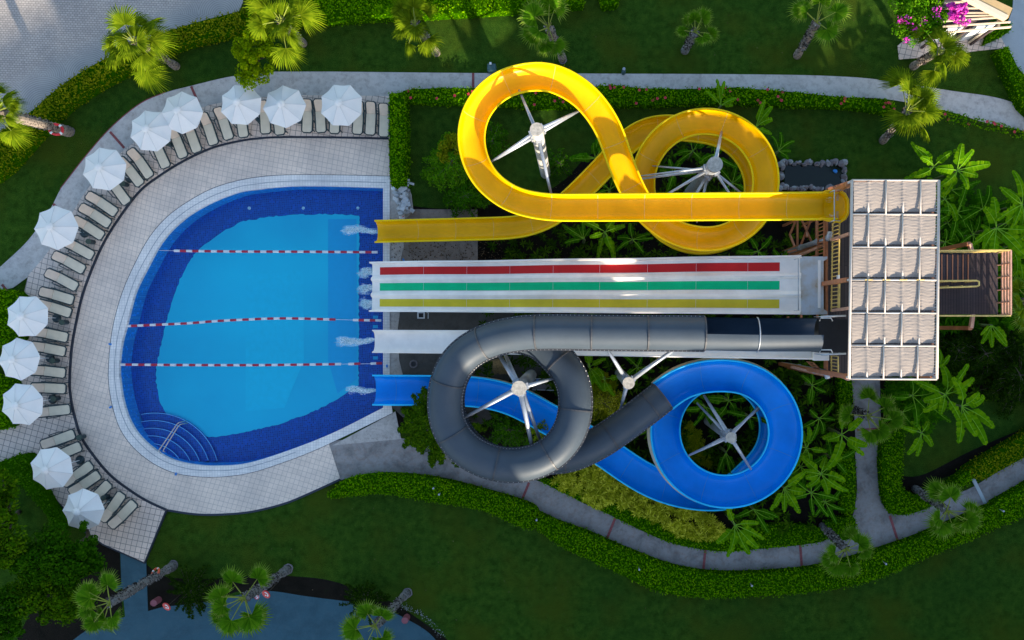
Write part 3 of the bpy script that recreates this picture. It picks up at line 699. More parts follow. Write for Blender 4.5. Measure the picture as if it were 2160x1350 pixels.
for k, a in enumerate(range(86, -402, -5)):
    P2.append(Vector((C2.x+R2*math.cos(math.radians(a)), C2.y+R2*math.sin(math.radians(a)), 4.55-1.75*(86-a)/360)))
P2 += cr([W(*p) for p in [(1545, 1040, 2.25), (1510, 1044, 2.22), (1475, 1043, 2.2), (1430, 1036, 2.15), (1380, 1019, 2.1), (1330, 991, 2.0), (1290, 963, 1.9), (1250, 937, 1.8), (1200, 908, 1.7), (1150, 880, 1.6), (1100, 853, 1.5), (1050, 835, 1.4), (990, 826, 1.3), (900, 824, 1.15), (785, 823, .95)]], 8)
PA, _ = resample(P1+P2[1:], .2); PA = smoothpath(PA, 10); PA, st2 = resample(PA, .2)
FA = frames(PA, .9)
X = W(1485, 704, 8.4).x; E = W(1398, 836, 4.7)
iA = min(range(len(PA)), key=lambda i: abs(PA[i].x-X) + (0 if PA[i].z > 8.2 else 99))
iB = min(range(len(PA)), key=lambda i: (PA[i]-E).length)
ts = thing('tube_slide', 'charcoal closed tube slide turning into an open blue flume', 'water slide')
TR = .765
circ = [(TR*math.cos(2*math.pi*k/28), TR*math.sin(2*math.pi*k/28)-.0) for k in range(28)]
FT = frames(PA, 0)
mb = MB(); sweep(mb, FT, circ, closed=True, i0=iA, i1=iB+1); mb.build('tube', M['tube'], ts, True)
mb = MB(); sweep(mb, FT, [(x*.97, y*.97) for x, y in circ], closed=True, i0=iA, i1=iB+1); mb.build('tube_lining', M['tubein'], ts, True)
for sg in (-1, 1):
    mb = MB(); sweep(mb, FT, [(sg*(TR-.01), -.02), (sg*(TR+.085), -.02), (sg*(TR+.085), .02), (sg*(TR-.01), .02)], closed=True, i0=iA, i1=iB+1); mb.build('side_flange', M['flange'], ts)
# bolts along the flanges
mb = MB(); 
for i in range(iA, iB, 1):
    p, t, s, u = FT[i]
    for sg in (-1, 1):
        c = p+s*sg*(TR+.045)+u*.028; x = t*.016; y = s*.016
        mb.add([c-x-y, c+x-y, c+x+y, c-x+y, c+u*.014], [(0, 1, 4), (1, 2, 4), (2, 3, 4), (3, 0, 4)])
bo = mb.build('flange_bolts', M['bolt'], ts); bo['kind'] = 'stuff'
k = int(2.62/st2); idx = list(range(iA, iB, k))+[iB]
for i in idx:
    p, t, s, u = FT[i]; mb = MB(); n = 28; vs = []
    for off in (-.03, .03):
        for r_ in (TR-.01, TR+.055):
            vs += [p+t*off+s*r_*math.cos(2*math.pi*q/n)+u*r_*math.sin(2*math.pi*q/n) for q in range(n)]
    fs = []
    for q in range(n):
        j = (q+1) % n
        fs += [(n+q, n+j, 3*n+j, 3*n+q), (q, j, n+j, n+q), (2*n+q, 2*n+j, 3*n+j, 3*n+q)]
    mb.add(vs, fs); mb.build('ring_flange', M['flange'], ts)
# entry trough with cover
hp = half(.75, .72, 16, 1.0)
mb = MB(); sweep(mb, FT, hp, i1=iA+1); sweep(mb, FT, [(a*1.03, b*1.04) for a, b in hp], i1=iA+1); mb.build('entry_trough', M['tubein'], ts, True)
# travel is towards -x, its right hand is north: the cover stands over the south (left) half
cov = [(-.75*math.cos(math.radians(a)), .75*math.sin(math.radians(a))) for a in range(0, 91, 9)]
mb = MB(); sweep(mb, FT, cov, i1=iA+1); sweep(mb, FT, [(a*1.03, b*1.03) for a, b in cov], i1=iA+1); mb.build('splash_cover', M['tube'], ts, True)
ih = iA//2+1; p, t, s, u = FT[ih]; mb = MB(); mb.tube([p+s*.79*math.cos(math.radians(a))+u*.79*math.sin(math.radians(a)) for a in range(0, 181, 12)], .03, 6); mb.build('hoop', M['galv'], ts, True)
# blue part
FB = frames(PA, .9)[iB:]
bs = FB
inner = half(.80, .62); outer = half(.84, .95, 14, .38)
mb = MB(); sweep(mb, FB, inner); mb.build('channel', M['blue'], ts, True)
mb = MB(); sweep(mb, FB, outer); mb.build('shell', M['bshell'], ts, True)
for sg in (-1, 1):
    mb = MB(); sweep(mb, FB, [(sg*.795, -.05), (sg*.795, .012), (sg*.87, .012), (sg*.885, -.01), (sg*.885, -.05), (sg*.834, -.05)], closed=True); mb.build('rim', M['brim'], ts, True)
k = int(2.5/st2)
for i in range(k, len(FB)-3, k):
    p, t, s, u = FB[i]; ring = half(.795, .612); mm = len(ring); mb = MB()
    mb.add([p+s*a+u*b+t*.014 for a, b in ring]+[p+s*a+u*b-t*.014 for a, b in ring], [(q, q+1, mm+q+1, mm+q) for q in range(mm-1)]); mb.build('seam', M['bseam'], ts)

# ---- white steep slide under the tube
wp = []
for k in range(61):
    t = k/60; px = 1745-960*t; z = 7.55-.35*min(1, t/.05)-6.25*(t**1.0)*(1 if t > 0 else 0)
    z = 7.4-6.45*(3*t*t-2*t**3)*.35-6.45*t*.65
    s_ = (H-z)/(H*SC); yw = -(.96+(-.0))
    wp.append(Vector(((px-NX)*s_, -.95-.06*(1-t), z)))
PW, st3 = resample(wp, .3); FW = frames(PW)
ws = thing('white_slide', 'steep straight white slide running under the charcoal tube', 'water slide')
open_slide(ws, FW, .62, .34, M['white'], M['white'], M['white'], M['seam'], 40, st3, .04)
A = W(1733, 753, 7.4); mb = MB(); mb.box(A+Vector((0, .05, -.1)), (.75, .45, .2)); mb.build('start_ledge', M['white'], ws, bevel=.03)

# ---- three-lane slide
tp = []
for k in range(81):
    t = k/80; px = 1690-905*t
    z = 7.05-6.15*(t+.022*math.sin(2*math.pi*3*t+.4)-.0085)
    s_ = (H-z)/(H*SC); tp.append(Vector(((px-NX)*s_, 1.915+.245*t, z)))
PT, st4 = resample(tp, .25); PT = smoothpath(PT, 3); FTL = frames(PT)
ml = thing('lane_slide', 'wide white slide with red, green and mustard lanes', 'water slide')
pr = []
def lane_profile():
    out = [(-1.42, .0), (-1.42, .30), (-1.34, .30), (-1.30, .02)]
    for c in (-.905, 0, .905):
        out += [(c-.30, 0), (c, -.02), (c+.30, 0)]
        if c < .9: out += [(c+.36, .10), (c+.4525, .15), (c+.545, .10)]
    out += [(1.30, .02), (1.34, .30), (1.42, .30), (1.42, 0)]
    return out
pr = lane_profile(); und = [(1.42, -.12), (-1.42, -.12)]
mb = MB(); sweep(mb, FTL, pr+und, closed=True)
for f in (FTL[0], FTL[-1]):
    p, t, s, u = f; vs = [p+s*a+u*b for a, b in pr+und]; mb.add(vs, [tuple(x) for x in tessellate_polygon([[Vector((a, b, 0)) for a, b in pr+und]])])
mb.build('body', M['white'], ml)
# travel to -x: right hand (+s) is north
i0 = min(range(len(PT)), key=lambda i: abs(PT[i].x-(1645-NX)*(H-PT[i].z)/(H*SC))); i1 = min(range(len(PT)), key=lambda i: abs(PT[i].x-(800-NX)*(H-PT[i].z)/(H*SC)))
for c, mm, nm in ((.905, 'red', 'red'), (0, 'green', 'green'), (-.905, 'ylane', 'mustard yellow')):
    mb = MB(); sweep(mb, FTL, [(c-.215, -.0), (c, -.010), (c+.215, -.0)], i0=i0, i1=i1+1); o = mb.build('lane_stripe', M[mm], ml); o['label'] = nm + ' painted lane'
kk = int(2.55/st4)
for i in range(kk, len(FTL)-4, kk):
    p, t, s, u = FTL[i]
    for c in (-.905, 0, .905):
        jn = MB(); jn.add([p+s*(c-.215)+u*.006-t*.005, p+s*(c+.215)+u*.006-t*.005, p+s*(c+.215)+u*.006+t*.005, p+s*(c-.215)+u*.006+t*.005], [(0, 1, 2, 3)]); jn.build('lane_joint', M['whitep'], ml)

# launch pad
zz = 7.06
pad = thing('launch_pad', 'worn white starting pad at the top of the lane slide', 'launch pad')
wornp = NT('worn_pad'); n_ = wornp.noise(1.3, 6, .6)
wornp.color(wornp.ramp(n_, [(.42, (.55, .58, .6)), (.62, (.50, .44, .36)), (.72, (.35, .20, .08))])); wornp.set(Roughness=.6)
pl = [W2(p, zz) for p in ((1688, 541), (1735, 541), (1745, 541), (1745, 546), (1737, 551), (1737, 652), (1745, 657), (1745, 663), (1690, 664))]
mb = MB(); mb.prism(pl, zz-.12, zz+.02); mb.build('base', wornp.m, pad)
mb = MB(); mb.bar(W(1728, 549, zz+.03), W(1728, 650, zz+.03), .12, .06); mb.build('threshold', M['white'], pad)
mb = MB(); mb.tube([W(1684, 545, zz+.7)+Vector((0, 0, -.6)), W(1684, 545, zz+.7), W(1684, 655, zz+.7), W(1684, 655, zz+.7)+Vector((0, 0, -.6))], .022, 6); mb.build('crossbar', M['galv'], pad, True)
for yy in (582, 622):
    A, B = W(1653, yy, 7.3), W(1686, yy, 7.6); mb = MB(); mb.tube([A+Vector((0, 0, -.5)), A, B, B+Vector((0, 0, -.5))], .018, 6); mb.build('grab_rail', M['whitep'], pad, True)

# ---- posts and arms
def post(name, label, top, base, zt, r, arms, mat, collar=None):
    """top is a pixel at height zt; arms: list of (dz below top, target world point or (px,py,z), radius)"""
    T = W(*top, zt); t = thing(name, label, 'support post', (T.x, T.y, 0))
    mb = MB(); mb.cyl((0, 0, 0), r, zt, 24); mb.build('column', mat, t, False)
    mb = MB(); mb.cyl((0, 0, zt), r+.015, .03, 24); mb.build('cap', plain('cap_'+name+str(int(T.x)), (.42, .38, .32), .7, .3, 8), t)
    for dz, tgt, rr in arms:
        B = W(*tgt)-Vector((T.x, T.y, 0)); A = Vector((0, 0, zt-dz)); d = Vector((B.x, B.y, 0)).normalized()
        mb = MB(); mb.tube([A+d*(r-.02), B], [rr*1.25, rr*.75], 8); mb.build('arm', M['galv'], t, True)
        mb = MB(); mb.box(A+d*(r+.03), (.1, .3, .3), rz=math.atan2(d.y, d.x)); mb.build('bracket', M['galv'], t)
    return t
post('slide_post', 'tall cream post inside the large yellow loop', (1132, 273), None, 9.1, .29,
     [(.75, (1095, 190, 7.2), .07), (.35, (1222, 233, 7.0), .06), (.9, (1222, 233, 6.9), .08), (.4, (1033, 343, 7.3), .06), (.95, (1033, 343, 7.2), .08), (1.0, (1164, 416, 7.4), .08)], M['postwhite'])
post('slide_post', 'tall grey post inside the tight yellow loop', (1508, 347), None, 7.4, .36,
     [(.35, (1522, 278, 5.3), .08), (.6, (1345, 372, 6.0), .05), (1.1, (1345, 378, 6.0), .07), (1.5, (1376, 350, 5.0), .05), (.7, (1390, 420, 6.3), .07), (1.2, (1450, 440, 6.2), .07), (.7, (1560, 440, 6.2), .06), (1.2, (1580, 420, 5.0), .06), (1.6, (1470, 470, 5.4), .06)], M['galv'])
post('slide_post', 'grey post with pale cap inside the charcoal loop', (1095, 819), None, 8.4, .33,
     [(.4, (1052, 748, 7.2), .10), (.5, (1063, 742, 6.6), .10), (.5, (1172, 797, 6.5), .09), (.5, (981, 880, 7.1), .10), (.5, (1121, 938, 6.9), .11), (.9, (1140, 930, 6.2), .10)], M['galv'])
post('slide_post', 'short leaning grey post beside the straight charcoal tube', (1326, 808), None, 6.9, .28,
     [(.3, (1280, 735, 7.6), .09), (.3, (1420, 738, 7.7), .10), (.5, (1418, 742, 7.6), .08), (.9, (1309, 862, 4.4), .09)], M['galv'])
post('slide_post', 'grey post inside the blue loop', (1542, 923), None, 5.9, .26,
     [(.4, (1485, 834, 3.9), .09), (1.0, (1470, 850, 3.2), .07), (.5, (1602, 856, 3.9), .07), (.9, (1604, 860, 3.4), .06), (.5, (1454, 960, 3.8), .08), (.9, (1452, 962, 3.2), .06), (.3, (1584, 990, 3.8), .08)], M['galv'])

# ---- water jets at the slide ends
def splash(px, py, L, wd, seed, label, n=260):
    rr = random.Random(seed); mb = MB()
    for k in range(n*2):
        t = rr.random()**1.1; x = px-L*t; y = py+rr.gauss(0, 1)*(wd*(.22+.75*t))-L*t*.05*math.sin(seed)+wd*.5*math.sin(t*7+seed)
        p = W(x, y, ZW+.012+rr.random()*.02*(1-t)); big = k % 5 == 0
        r_ = rr.uniform(.09, .17) if big else rr.uniform(.012, .05)*(1.2-t*.6); m = 6; a0 = rr.random()*6
        vs = [p+Vector((r_*rr.uniform(.7, 1.8)*math.cos(a0+2*math.pi*q/m)*1.7, r_*rr.uniform(.6, 1)*math.sin(a0+2*math.pi*q/m)*.8, -.004*big)) for q in range(m)]+[p+Vector((0, 0, .008))]
        mb.add(vs, [(q, (q+1) % m, m) for q in range(m)], 1 if big else 0)
    o = mb.build('foam', [M['foam'], M['foamthin']]); o['kind'] = 'stuff'; o['label'] = label
splash(791, 487, 62, 4.2, 1, 'white water jet at the yellow slide end', 320)
splash(785, 574, 20, 5, 2, 'foam below the red lane'); splash(785, 608, 22, 5, 3, 'foam below the green lane'); splash(785, 641, 18, 5, 4, 'foam below the mustard lane')
splash(787, 718, 70, 4.5, 5, 'white water jet at the white slide end', 340); splash(786, 823, 50, 4.0, 6, 'white water jet at the blue flume end', 260)
# outlet streams lying in the slide mouths
for a, b, wd, z in (((792, 487), (785, 487), .22, .5),):
    pass

# ================================================================== TOWER
ZD, ZC, ZL = 7.0, 10.3, 5.4
tw = thing('slide_tower', 'orange steel tower with boarded decks feeding all the slides', 'tower', tuple(W(1885, 590, 10.3).xy)+(0,))
TO = Vector((tw.location.x, tw.location.y, 0))
def L_(px, py, z): return W(px, py, z)-TO
def prism_px(px, z0, z1, zpx=None):
    return [((W(*p, zpx or z1)-TO).x, (W(*p, zpx or z1)-TO).y) for p in px]
mb = MB(); mb.prism(prism_px([(1742, 470), (1745, 400), (1790, 385), (1965, 385), (1965, 790), (1742, 790)], 0, 0, ZD), ZD-.15, ZD); mb.build('deck', M['deckwood'], tw)
mb = MB(); mb.prism(prism_px([(1975, 532), (2105, 532), (2105, 663), (1975, 663)], 0, 0, ZL), ZL-.15, ZL); mb.build('landing', M['deckwood2'], tw)
mb = MB(); mb.prism(prism_px([(1727, 671), (1790, 673), (1790, 745), (1727, 744)], 0, 0, 8.1), ZD+.02, 8.1); mb.build('start_platform', M['black'], tw, bevel=.03)
# strips of light on the platform mat
# columns
cols = [(1752, 510, 7.0), (1752, 792, 7.0), (1790, 388, 10.1), (1968, 388, 10.1), (1790, 795, 10.1), (1968, 795, 10.1), (1790, 590, 10.1), (2045, 514, 5.5), (2048, 692, 5.5), (1968, 520, 6.9), (1968, 690, 6.9)]
for x, y, z in cols:
    p = L_(x, y, z); mb = MB(); mb.bar((p.x, p.y, 0), (p.x, p.y, z-.05), .2, .2)
    mb.build('column', M['orange'], tw, bevel=.01)
for a, b in (((2045, 514), (2050, 532)), ((2048, 692), (2052, 662))):
    A, B = L_(*a, 5.45), L_(*b, 5.3); mb = MB(); mb.bar(A, B, .16, .18); mb.build('landing_beam', M['pinkrail'], tw)
# deck edge beams
for a, b in (((1742, 468), (1742, 788)), ((1742, 790), (1965, 790)), ((1745, 400), (1790, 385)), ((1965, 385), (1965, 790)), ((1790, 385), (1965, 385))):
    mb = MB(); mb.bar(L_(*a, ZD-.12), L_(*b, ZD-.12), .12, .25); mb.build('edge_beam', M['orange'], tw)
# lattice bracing on the ground side, west face
for x0, x1, y0, y1 in ((1672, 1722, 520, 455),):
    pass
lat = [((1682, 520), (1682, 462)), ((1666, 495), (1680, 462)), ((1666, 495), (1676, 520)), ((1688, 520), (1711, 462)), ((1714, 515), (1690, 462)), ((1700, 478), (1702, 500)), ((1722, 462), (1722, 540)), ((1660, 532), (1722, 516)), ((1690, 700), (1690, 660)), ((1662, 668), (1664, 700)), ((1724, 664), (1724, 700))]
for a, b in lat:
    mb = MB(); mb.bar(L_(*a, 2.6), L_(*b, 2.9), .10, .10); mb.build('lattice_brace', M['orange'], tw)
for x, y in ((1682, 520), (1682, 462), (1722, 462), (1722, 540)):
    p = L_(x, y, 2.6); mb = MB(); mb.bar((p.x, p.y, 0), (p.x, p.y, 2.6), .12); mb.build('lattice_post', M['orange'], tw)
# diagonal braces at the south-west and north-west corners
for a, az, b, bz in (((1754, 793), 6.8, (1670, 774), 3.6), ((1800, 384), 10.0, (1758, 400), 6.6), ((1798, 392), 8.6, (1770, 396), 6.9), ((1752, 512), 6.8, (1670, 545), 3.6), ((1757, 785), 6.8, (1790, 800), 8.2), ((1754, 506), 7.3, (1792, 493), 9.3), ((1756, 655), 7.3, (1792, 650), 9.0)):
    mb = MB(); mb.bar(L_(*a, az), L_(*b, bz), .13, .13); mb.build('brace', M['pinkrail'], tw)
# ladder-like guard rails
def guard(a, b, z, h, posts, mat, rails=(1.0,), wd=.055, dz=0.0, name='guard_rail'):
    A, B = L_(*a, z+h), L_(*b, z+h); A.z = z; B.z = z+dz
    mb = MB(); n = posts
    for r_ in rails: mb.bar(A+Vector((0, 0, h*r_)), B+Vector((0, 0, h*r_)), wd, wd)
    for k in range(n+1):
        q = A.lerp(B, k/n); mb.bar(q+Vector((0, 0, 0)), q+Vector((0, 0, h)), wd*.75, wd*.75)
    return mb.build(name, mat, tw)
guard((1771, 466), (1768, 655), ZD, .95, 23, M['yrail'], (1.0, .1))
guard((1768, 752), (1768, 788), ZD, .95, 5, M['yrail'], (1.0, .1))
guard((1738, 461), (1738, 541), 6.2, .9, 10, M['orange'], (1.0, .1))
guard((1715, 765), (1733, 782), 5.5, .9, 4, M['orange'], (1.0, .1))
mb = MB(); mb.bar(L_(1771, 590, 8.03), L_(1770, 655, 8.03), .07, .03); mb.build('painted_rail', M['yrail'], tw)
for a, b in (((1732, 668), (1784, 666)), ((1732, 748), (1784, 746))):
    mb = MB(); mb.tube([L_(*a, 8.9), L_(*b, 8.9)], .045, 8); A, B = L_(*a, 8.9), L_(*b, 8.9)
    mb.bar(A, (A.x, A.y, 8.0), .04); mb.bar(B, (B.x, B.y, 8.0), .04); mb.build('side_rail', M['galv'], tw, True)
for y0, y1 in ((671, 677), (738, 744)):
    mb = MB(); mb.tube([L_(1729, y1, 8.15), L_(1731, y0, 8.6), L_(1753, y0, 8.6), L_(1756, y1, 8.15)], .025, 6); mb.build('hand_loop', M['whitep'], tw, True)
# landing rails: outer east with four rails, north and south
guard((2132, 528), (2132, 664), ZL, 1.05, 5, M['pinkrail'], (1.0, .8, .58, .36), .075)
guard((1978, 529), (2132, 528), ZL, 1.05, 6, M['yrail'], (1.0, .7, .4), .07)
guard((1978, 666), (2132, 666), ZL, 1.05, 6, M['yrail'], (1.0, .7, .4), .07)
# stairs to the deck, rising to the west
A, B = L_(2036, 537, ZL), L_(1960, 537, ZD)
for k in range(7):
    t = k/7; x = L_(2036, 563, ZL).x*(1-t)+L_(1960, 563, ZD).x*t; z = ZL+(ZD-ZL)*(k+1)/7.5
    y0, y1 = L_(2036, 537, z).y, L_(2036, 591, z).y
    mb = MB(); mb.box((x-.16, (y0+y1)/2, z-.02), (.32, y0-y1, .04)); s_ = mb.build('tread', M['deckwood2'], tw)
    mb = MB(); mb.box((x+.02, (y0+y1)/2, z-.03), (.05, y0-y1, .1)); mb.build('nosing', M['orange'], s_)
# middle rail loop
for zz, dz in ((ZL+.95, 1.0), (ZL+.45, 1.0)):
    mb = MB(); a0, a1 = L_(2062, 593, zz), L_(2062, 603, zz)
    mb.tube([L_(1978, 593, zz+.9), L_(2060, 592, zz), L_(2065, 594, zz), L_(2065, 602, zz), L_(2060, 604, zz), L_(1978, 607, zz+.6)], .045, 8); mb.build('stair_rail', M['yrail'], tw, True)
mb = MB()
for x in (2000, 2030, 2058):
    for y in (593, 603):
        p = L_(x, y, ZL+.9); mb.bar((p.x, p.y, ZL), (p.x, p.y, ZL+.9), .05)
mb.build('stair_rail_posts', M['yrail'], tw)
# lower stairs below the landing
mb = MB()
for k in range(5):
    x, z = 1990-k*12, ZL-.3-k*.3
    a, b = L_(x, 612, z), L_(x, 660, z); mb.box(((a.x), (a.y+b.y)/2, z), (.3, abs(a.y-b.y), .05))
mb.build('lower_stairs', M['deckwood2'], tw)
# grey water pipes beside the columns
for nm, lab, top, zt, dx in (('water_pipe', 'grey water pipe rising beside the upper tower column', (1745, 503), 7.0, 1), ('water_pipe', 'grey water pipe at the lower corner of the tower', (1740, 785), 7.0, -1)):
    p = W(*top, zt); t = thing(nm, lab, 'water pipe', (p.x, p.y, 0), 0, 'water pipes')
    mb = MB(); mb.tube([(0, 0, .0), (0, 0, zt)], .13, 14); mb.build('riser', M['galv'], t, True)
    mb = MB(); mb.tube([(0, 0, zt-.05), (0, .02*dx, zt+.10), (.03, .12*dx, zt+.2), (.06, .3*dx, zt+.22)], [.15, .15, .13, .12], 12); mb.build('elbow', M['galv'], t, True)
    mb = MB(); mb.cyl((0, 0, zt*.45), .17, .08, 16); mb.cyl((0, 0, zt*.8), .17, .08, 16); mb.build('flange_ring', M['galv'], t)
# small signs on the rails
mb = MB(); mb.box(W(1768, 588, 8.0), (.05, .35, .25)); tag(mb.build('notice', M['whitep']), 'small white notice fixed to the ladder-like tower rail', 'notice')

# ---- canopy
cn = thing('canopy', 'cream cloth canopy of six panels on a white tube frame', 'canopy', tuple(W(1886, 590, ZC).xy)+(0,))
CO = Vector((cn.location.x, cn.location.y, 0))
def K_(px, py, z=ZC): return W(px, py, z)-CO
def edge_x(y, left):   # frame sides lean a little
    t = (y-380)/(800-380); return (1797+(1791-1797)*t) if left else (1980+(1976-1980)*t)
ys_ = [380, 452, 521, 590, 660, 729, 799]
for left in (True, False):
    mb = MB(); mb.tube([K_(edge_x(380, left), 380), K_(edge_x(799, left), 799)], .065, 8); mb.build('side_tube', M['paintwhite'], cn, True)
for y in ys_:
    mb = MB(); mb.tube([K_(edge_x(y, True), y), K_(edge_x(y, False), y+1)], .045, 8); mb.build('cross_tube', M['paintwhite'], cn, True)
over = [(1869, 1942), (1832, 1904), (1868, 1940), (1830, 1867, 1939), (1829, 1902), (1864, 1936)]
under = [(1832, 1905), (1868, 1941), (1832, 1904), (1903,), (1866, 1939), (1829, 1901)]
rr = random.Random(2)
for i in range(6):
    y0, y1 = ys_[i], ys_[i+1]
    for x in over[i]:
        mb = MB(); mb.tube([K_(x, y0, ZC+.052), K_(x-.5, y1, ZC+.052)], .035, 8); mb.build('purlin', M['paintwhite'], cn, True)
    for x in under[i]:
        mb = MB(); mb.tube([K_(x, y0, ZC-.03), K_(x-.5, y1, ZC-.03)], .05, 8); mb.build('purlin', M['paintwhite'], cn, True)
    # cloth
    nx, ny = 150, 54; xa, xb = edge_x(y0, True)+4, edge_x(y0, False)-6; V = []
    ov = sorted([xa-3]+list(over[i])+[xb+3]); un = list(under[i])
    sy = y1-5.5
    ph = [rr.uniform(0, 6) for _ in range(12)]
    for b in range(ny+1):
        v = b/ny
        for a in range(nx+1):
            px = xa+(xb-xa)*a/nx; py = y0+4+(sy-y0-4)*v
            # sag between the tubes that run over the cloth, held up by those under it
            z = ZC+.015
            for q in un: z += .022*math.exp(-((px-q)/3.5)**2)
            j = max([k for k in range(len(ov)) if ov[k] <= px] or [0]); j = min(j, len(ov)-2)
            f = (px-ov[j])/max(1, ov[j+1]-ov[j])
            ff = min(1, max(0, f))
            if un: pass
            hump = abs(math.sin(math.pi*(px-xa)/36.5*1.0))
            z -= .10*hump*v**2.2
            wv = math.sin(py*1.05+ph[0]+2.0*math.sin(px*.10+ph[1])+.8*math.sin(px*.31+ph[2]))*.35+math.sin(py*1.9+ph[3]+1.6*math.sin(px*.17+ph[4]))*.4+math.sin(py*.6+ph[5]+1.1*math.sin(px*.22+ph[6]))*.35
            z += .0085*wv*(.35+.65*abs(math.sin(px*.13+ph[7]+i)))
            if a in (0, nx) or b in (0, ny): px += rr.uniform(-.6, .6); py += rr.uniform(-.5, .5)*(b in (0, ny))
            p = K_(px, py, z); V.append((p.x, p.y, p.z))
    F = np.array([(b*(nx+1)+a, b*(nx+1)+a+1, (b+1)*(nx+1)+a+1, (b+1)*(nx+1)+a) for b in range(ny) for a in range(nx)])[:, ::-1]
    link_np('cloth_panel', np.array(V), F, M['fabric'], parent=cn, smooth=True)
    mb = MB()
    for k in range(11):
        yy = y0+5+k*(y1-y0-10)/10; mb.bar(K_(xb-1, yy, ZC-.05), K_(xb+6, yy-3, ZC), .018)
    mb.build('lashing', M['whitep'], cn)
for x, y in ((1795, 383), (1978, 383), (1792, 797), (1975, 797), (1794, 590), (1977, 590)):
    p = K_(x, y); mb = MB(); mb.tube([(p.x, p.y, ZD), (p.x, p.y, ZC)], .06, 8); mb.build('post', M['paintwhite'], cn, True)
mb = MB()
for x in (1832, 1869, 1905, 1941): mb.box(K_(x, 590.5, ZC+.02), (.34, .05, .1))
mb.build('yellow_clips', M['yrail'], cn)

# ================================================================== POOLSIDE
# parasols
def make_parasol():
    t = thing('parasol', '', 'parasol', (0, 0, 0), 0, 'white parasols round the pool')
    zr, za, r = 2.15, 2.62, 1.2; n = 8; sub = 6
    mb = MB(); vs = []; rows = 7
    for j in range(rows+1):
        f = j/rows
        for k in range(n*sub):
            a = 2*math.pi*k/(n*sub); u = (k % sub)/sub; e = 1-.095*math.sin(math.pi*u)*f; c = math.cos(math.pi/n)/math.cos((u-.5)*2*math.pi/n)
            rad = r*f*e*(c/ math.cos(math.pi/n) if False else 1)*(1 if u == 0 else c/math.cos(math.pi/n)*1.0 if False else 1)
            z = za+(zr-za)*f**1.15-.05*math.sin(math.pi*u)*f
            vs.append((rad*math.cos(a), rad*math.sin(a), z))
    N = n*sub; fs = []
    for j in range(rows):
        for k in range(N): fs.append((j*N+k, j*N+(k+1) % N, (j+1)*N+(k+1) % N, (j+1)*N+k))
    mb.add(vs, fs); cp = mb.build('canopy', M['umb'], t)
    mb = MB()
    for k in range(n):
        a = 2*math.pi*k/n; pts = [Vector((r*f*math.cos(a), r*f*math.sin(a), za+(zr-za)*f**1.15+.012)) for f in (0, .25, .5, .75, 1.0)]
        for p, q in zip(pts, pts[1:]): mb.bar(p, q, .018, .008)
    mb.build('seams', M['umb2'], cp)
    mb = MB(); vs = []
    for j, (rad, z) in enumerate(((.0, za+.16), (.12, za+.13), (.24, za+.06))):
        for k in range(16): a = 2*math.pi*k/16; rr_ = rad*(1-.08*(k % 2)); vs.append((rr_*math.cos(a), rr_*math.sin(a), z))
    mb.add(vs, [(j*16+k, j*16+(k+1) % 16, (j+1)*16+(k+1) % 16, (j+1)*16+k) for j in range(2) for k in range(16)]); mb.build('vent', M['umb'], t)
    mb = MB(); mb.cyl((0, 0, 0), .025, za+.1, 10); mb.build('pole', M['whitep'], t)
    mb = MB(); mb.cyl((0, 0, 0), .28, .08, 20, r2=.2); mb.build('base', M['frame'], t)
    mb = MB()
    for k in range(n): a = 2*math.pi*k/n; mb.bar((0, 0, za-.35), (.8*math.cos(a), .8*math.sin(a), za-.3), .02)
    mb.build('ribs', M['whitep'], t)
    return t
UM = [((722, 222), 10, 'closest to the tall clipped hedge'), ((600, 227), -6, 'third from last before the hedge, touching its left neighbour'), ((509, 223), 8, 'below the bright green bush'), ((386, 238), -10, 'overlapping the one lower left, above the grey path bend'), ((317, 277), 6, 'overlapped by its upper right neighbour'), ((220, 358), 3, 'alone halfway up the left curve'), ((119, 480), -8, 'alone half over the grey path at far left'), ((57, 670), 12, 'topmost of the three stacked at the left edge'), ((42, 759), -4, 'middle one of the three stacked at the left edge'), ((48, 851), 7, 'lowest of the three stacked at the left edge'), ((109, 987), 20, 'beside the small stone path, above the last parasol'), ((178, 1078), -9, 'last one at the lower left, brushed by the dark tree')]
p0 = make_parasol()
for i, (c, a, lab) in enumerate(UM):
    cx_, cy_ = c[0]+(NX-c[0])*0, c[1]; p = W(cx_, cy_, 2.3); lab = 'open white eight-sided parasol ' + lab
    rz = math.radians(a+11)
    if i == 0: p0.location = (p.x, p.y, .14); p0.rotation_euler = (0, 0, rz); p0['label'] = lab; o = p0
    else: o = dup(p0, (p.x, p.y, .14), rz, lab)
    o.rotation_euler = (R.uniform(-.03, .03), R.uniform(-.03, .03), rz); k_ = R.uniform(.98, 1.03); o.scale = (k_, k_, 1)
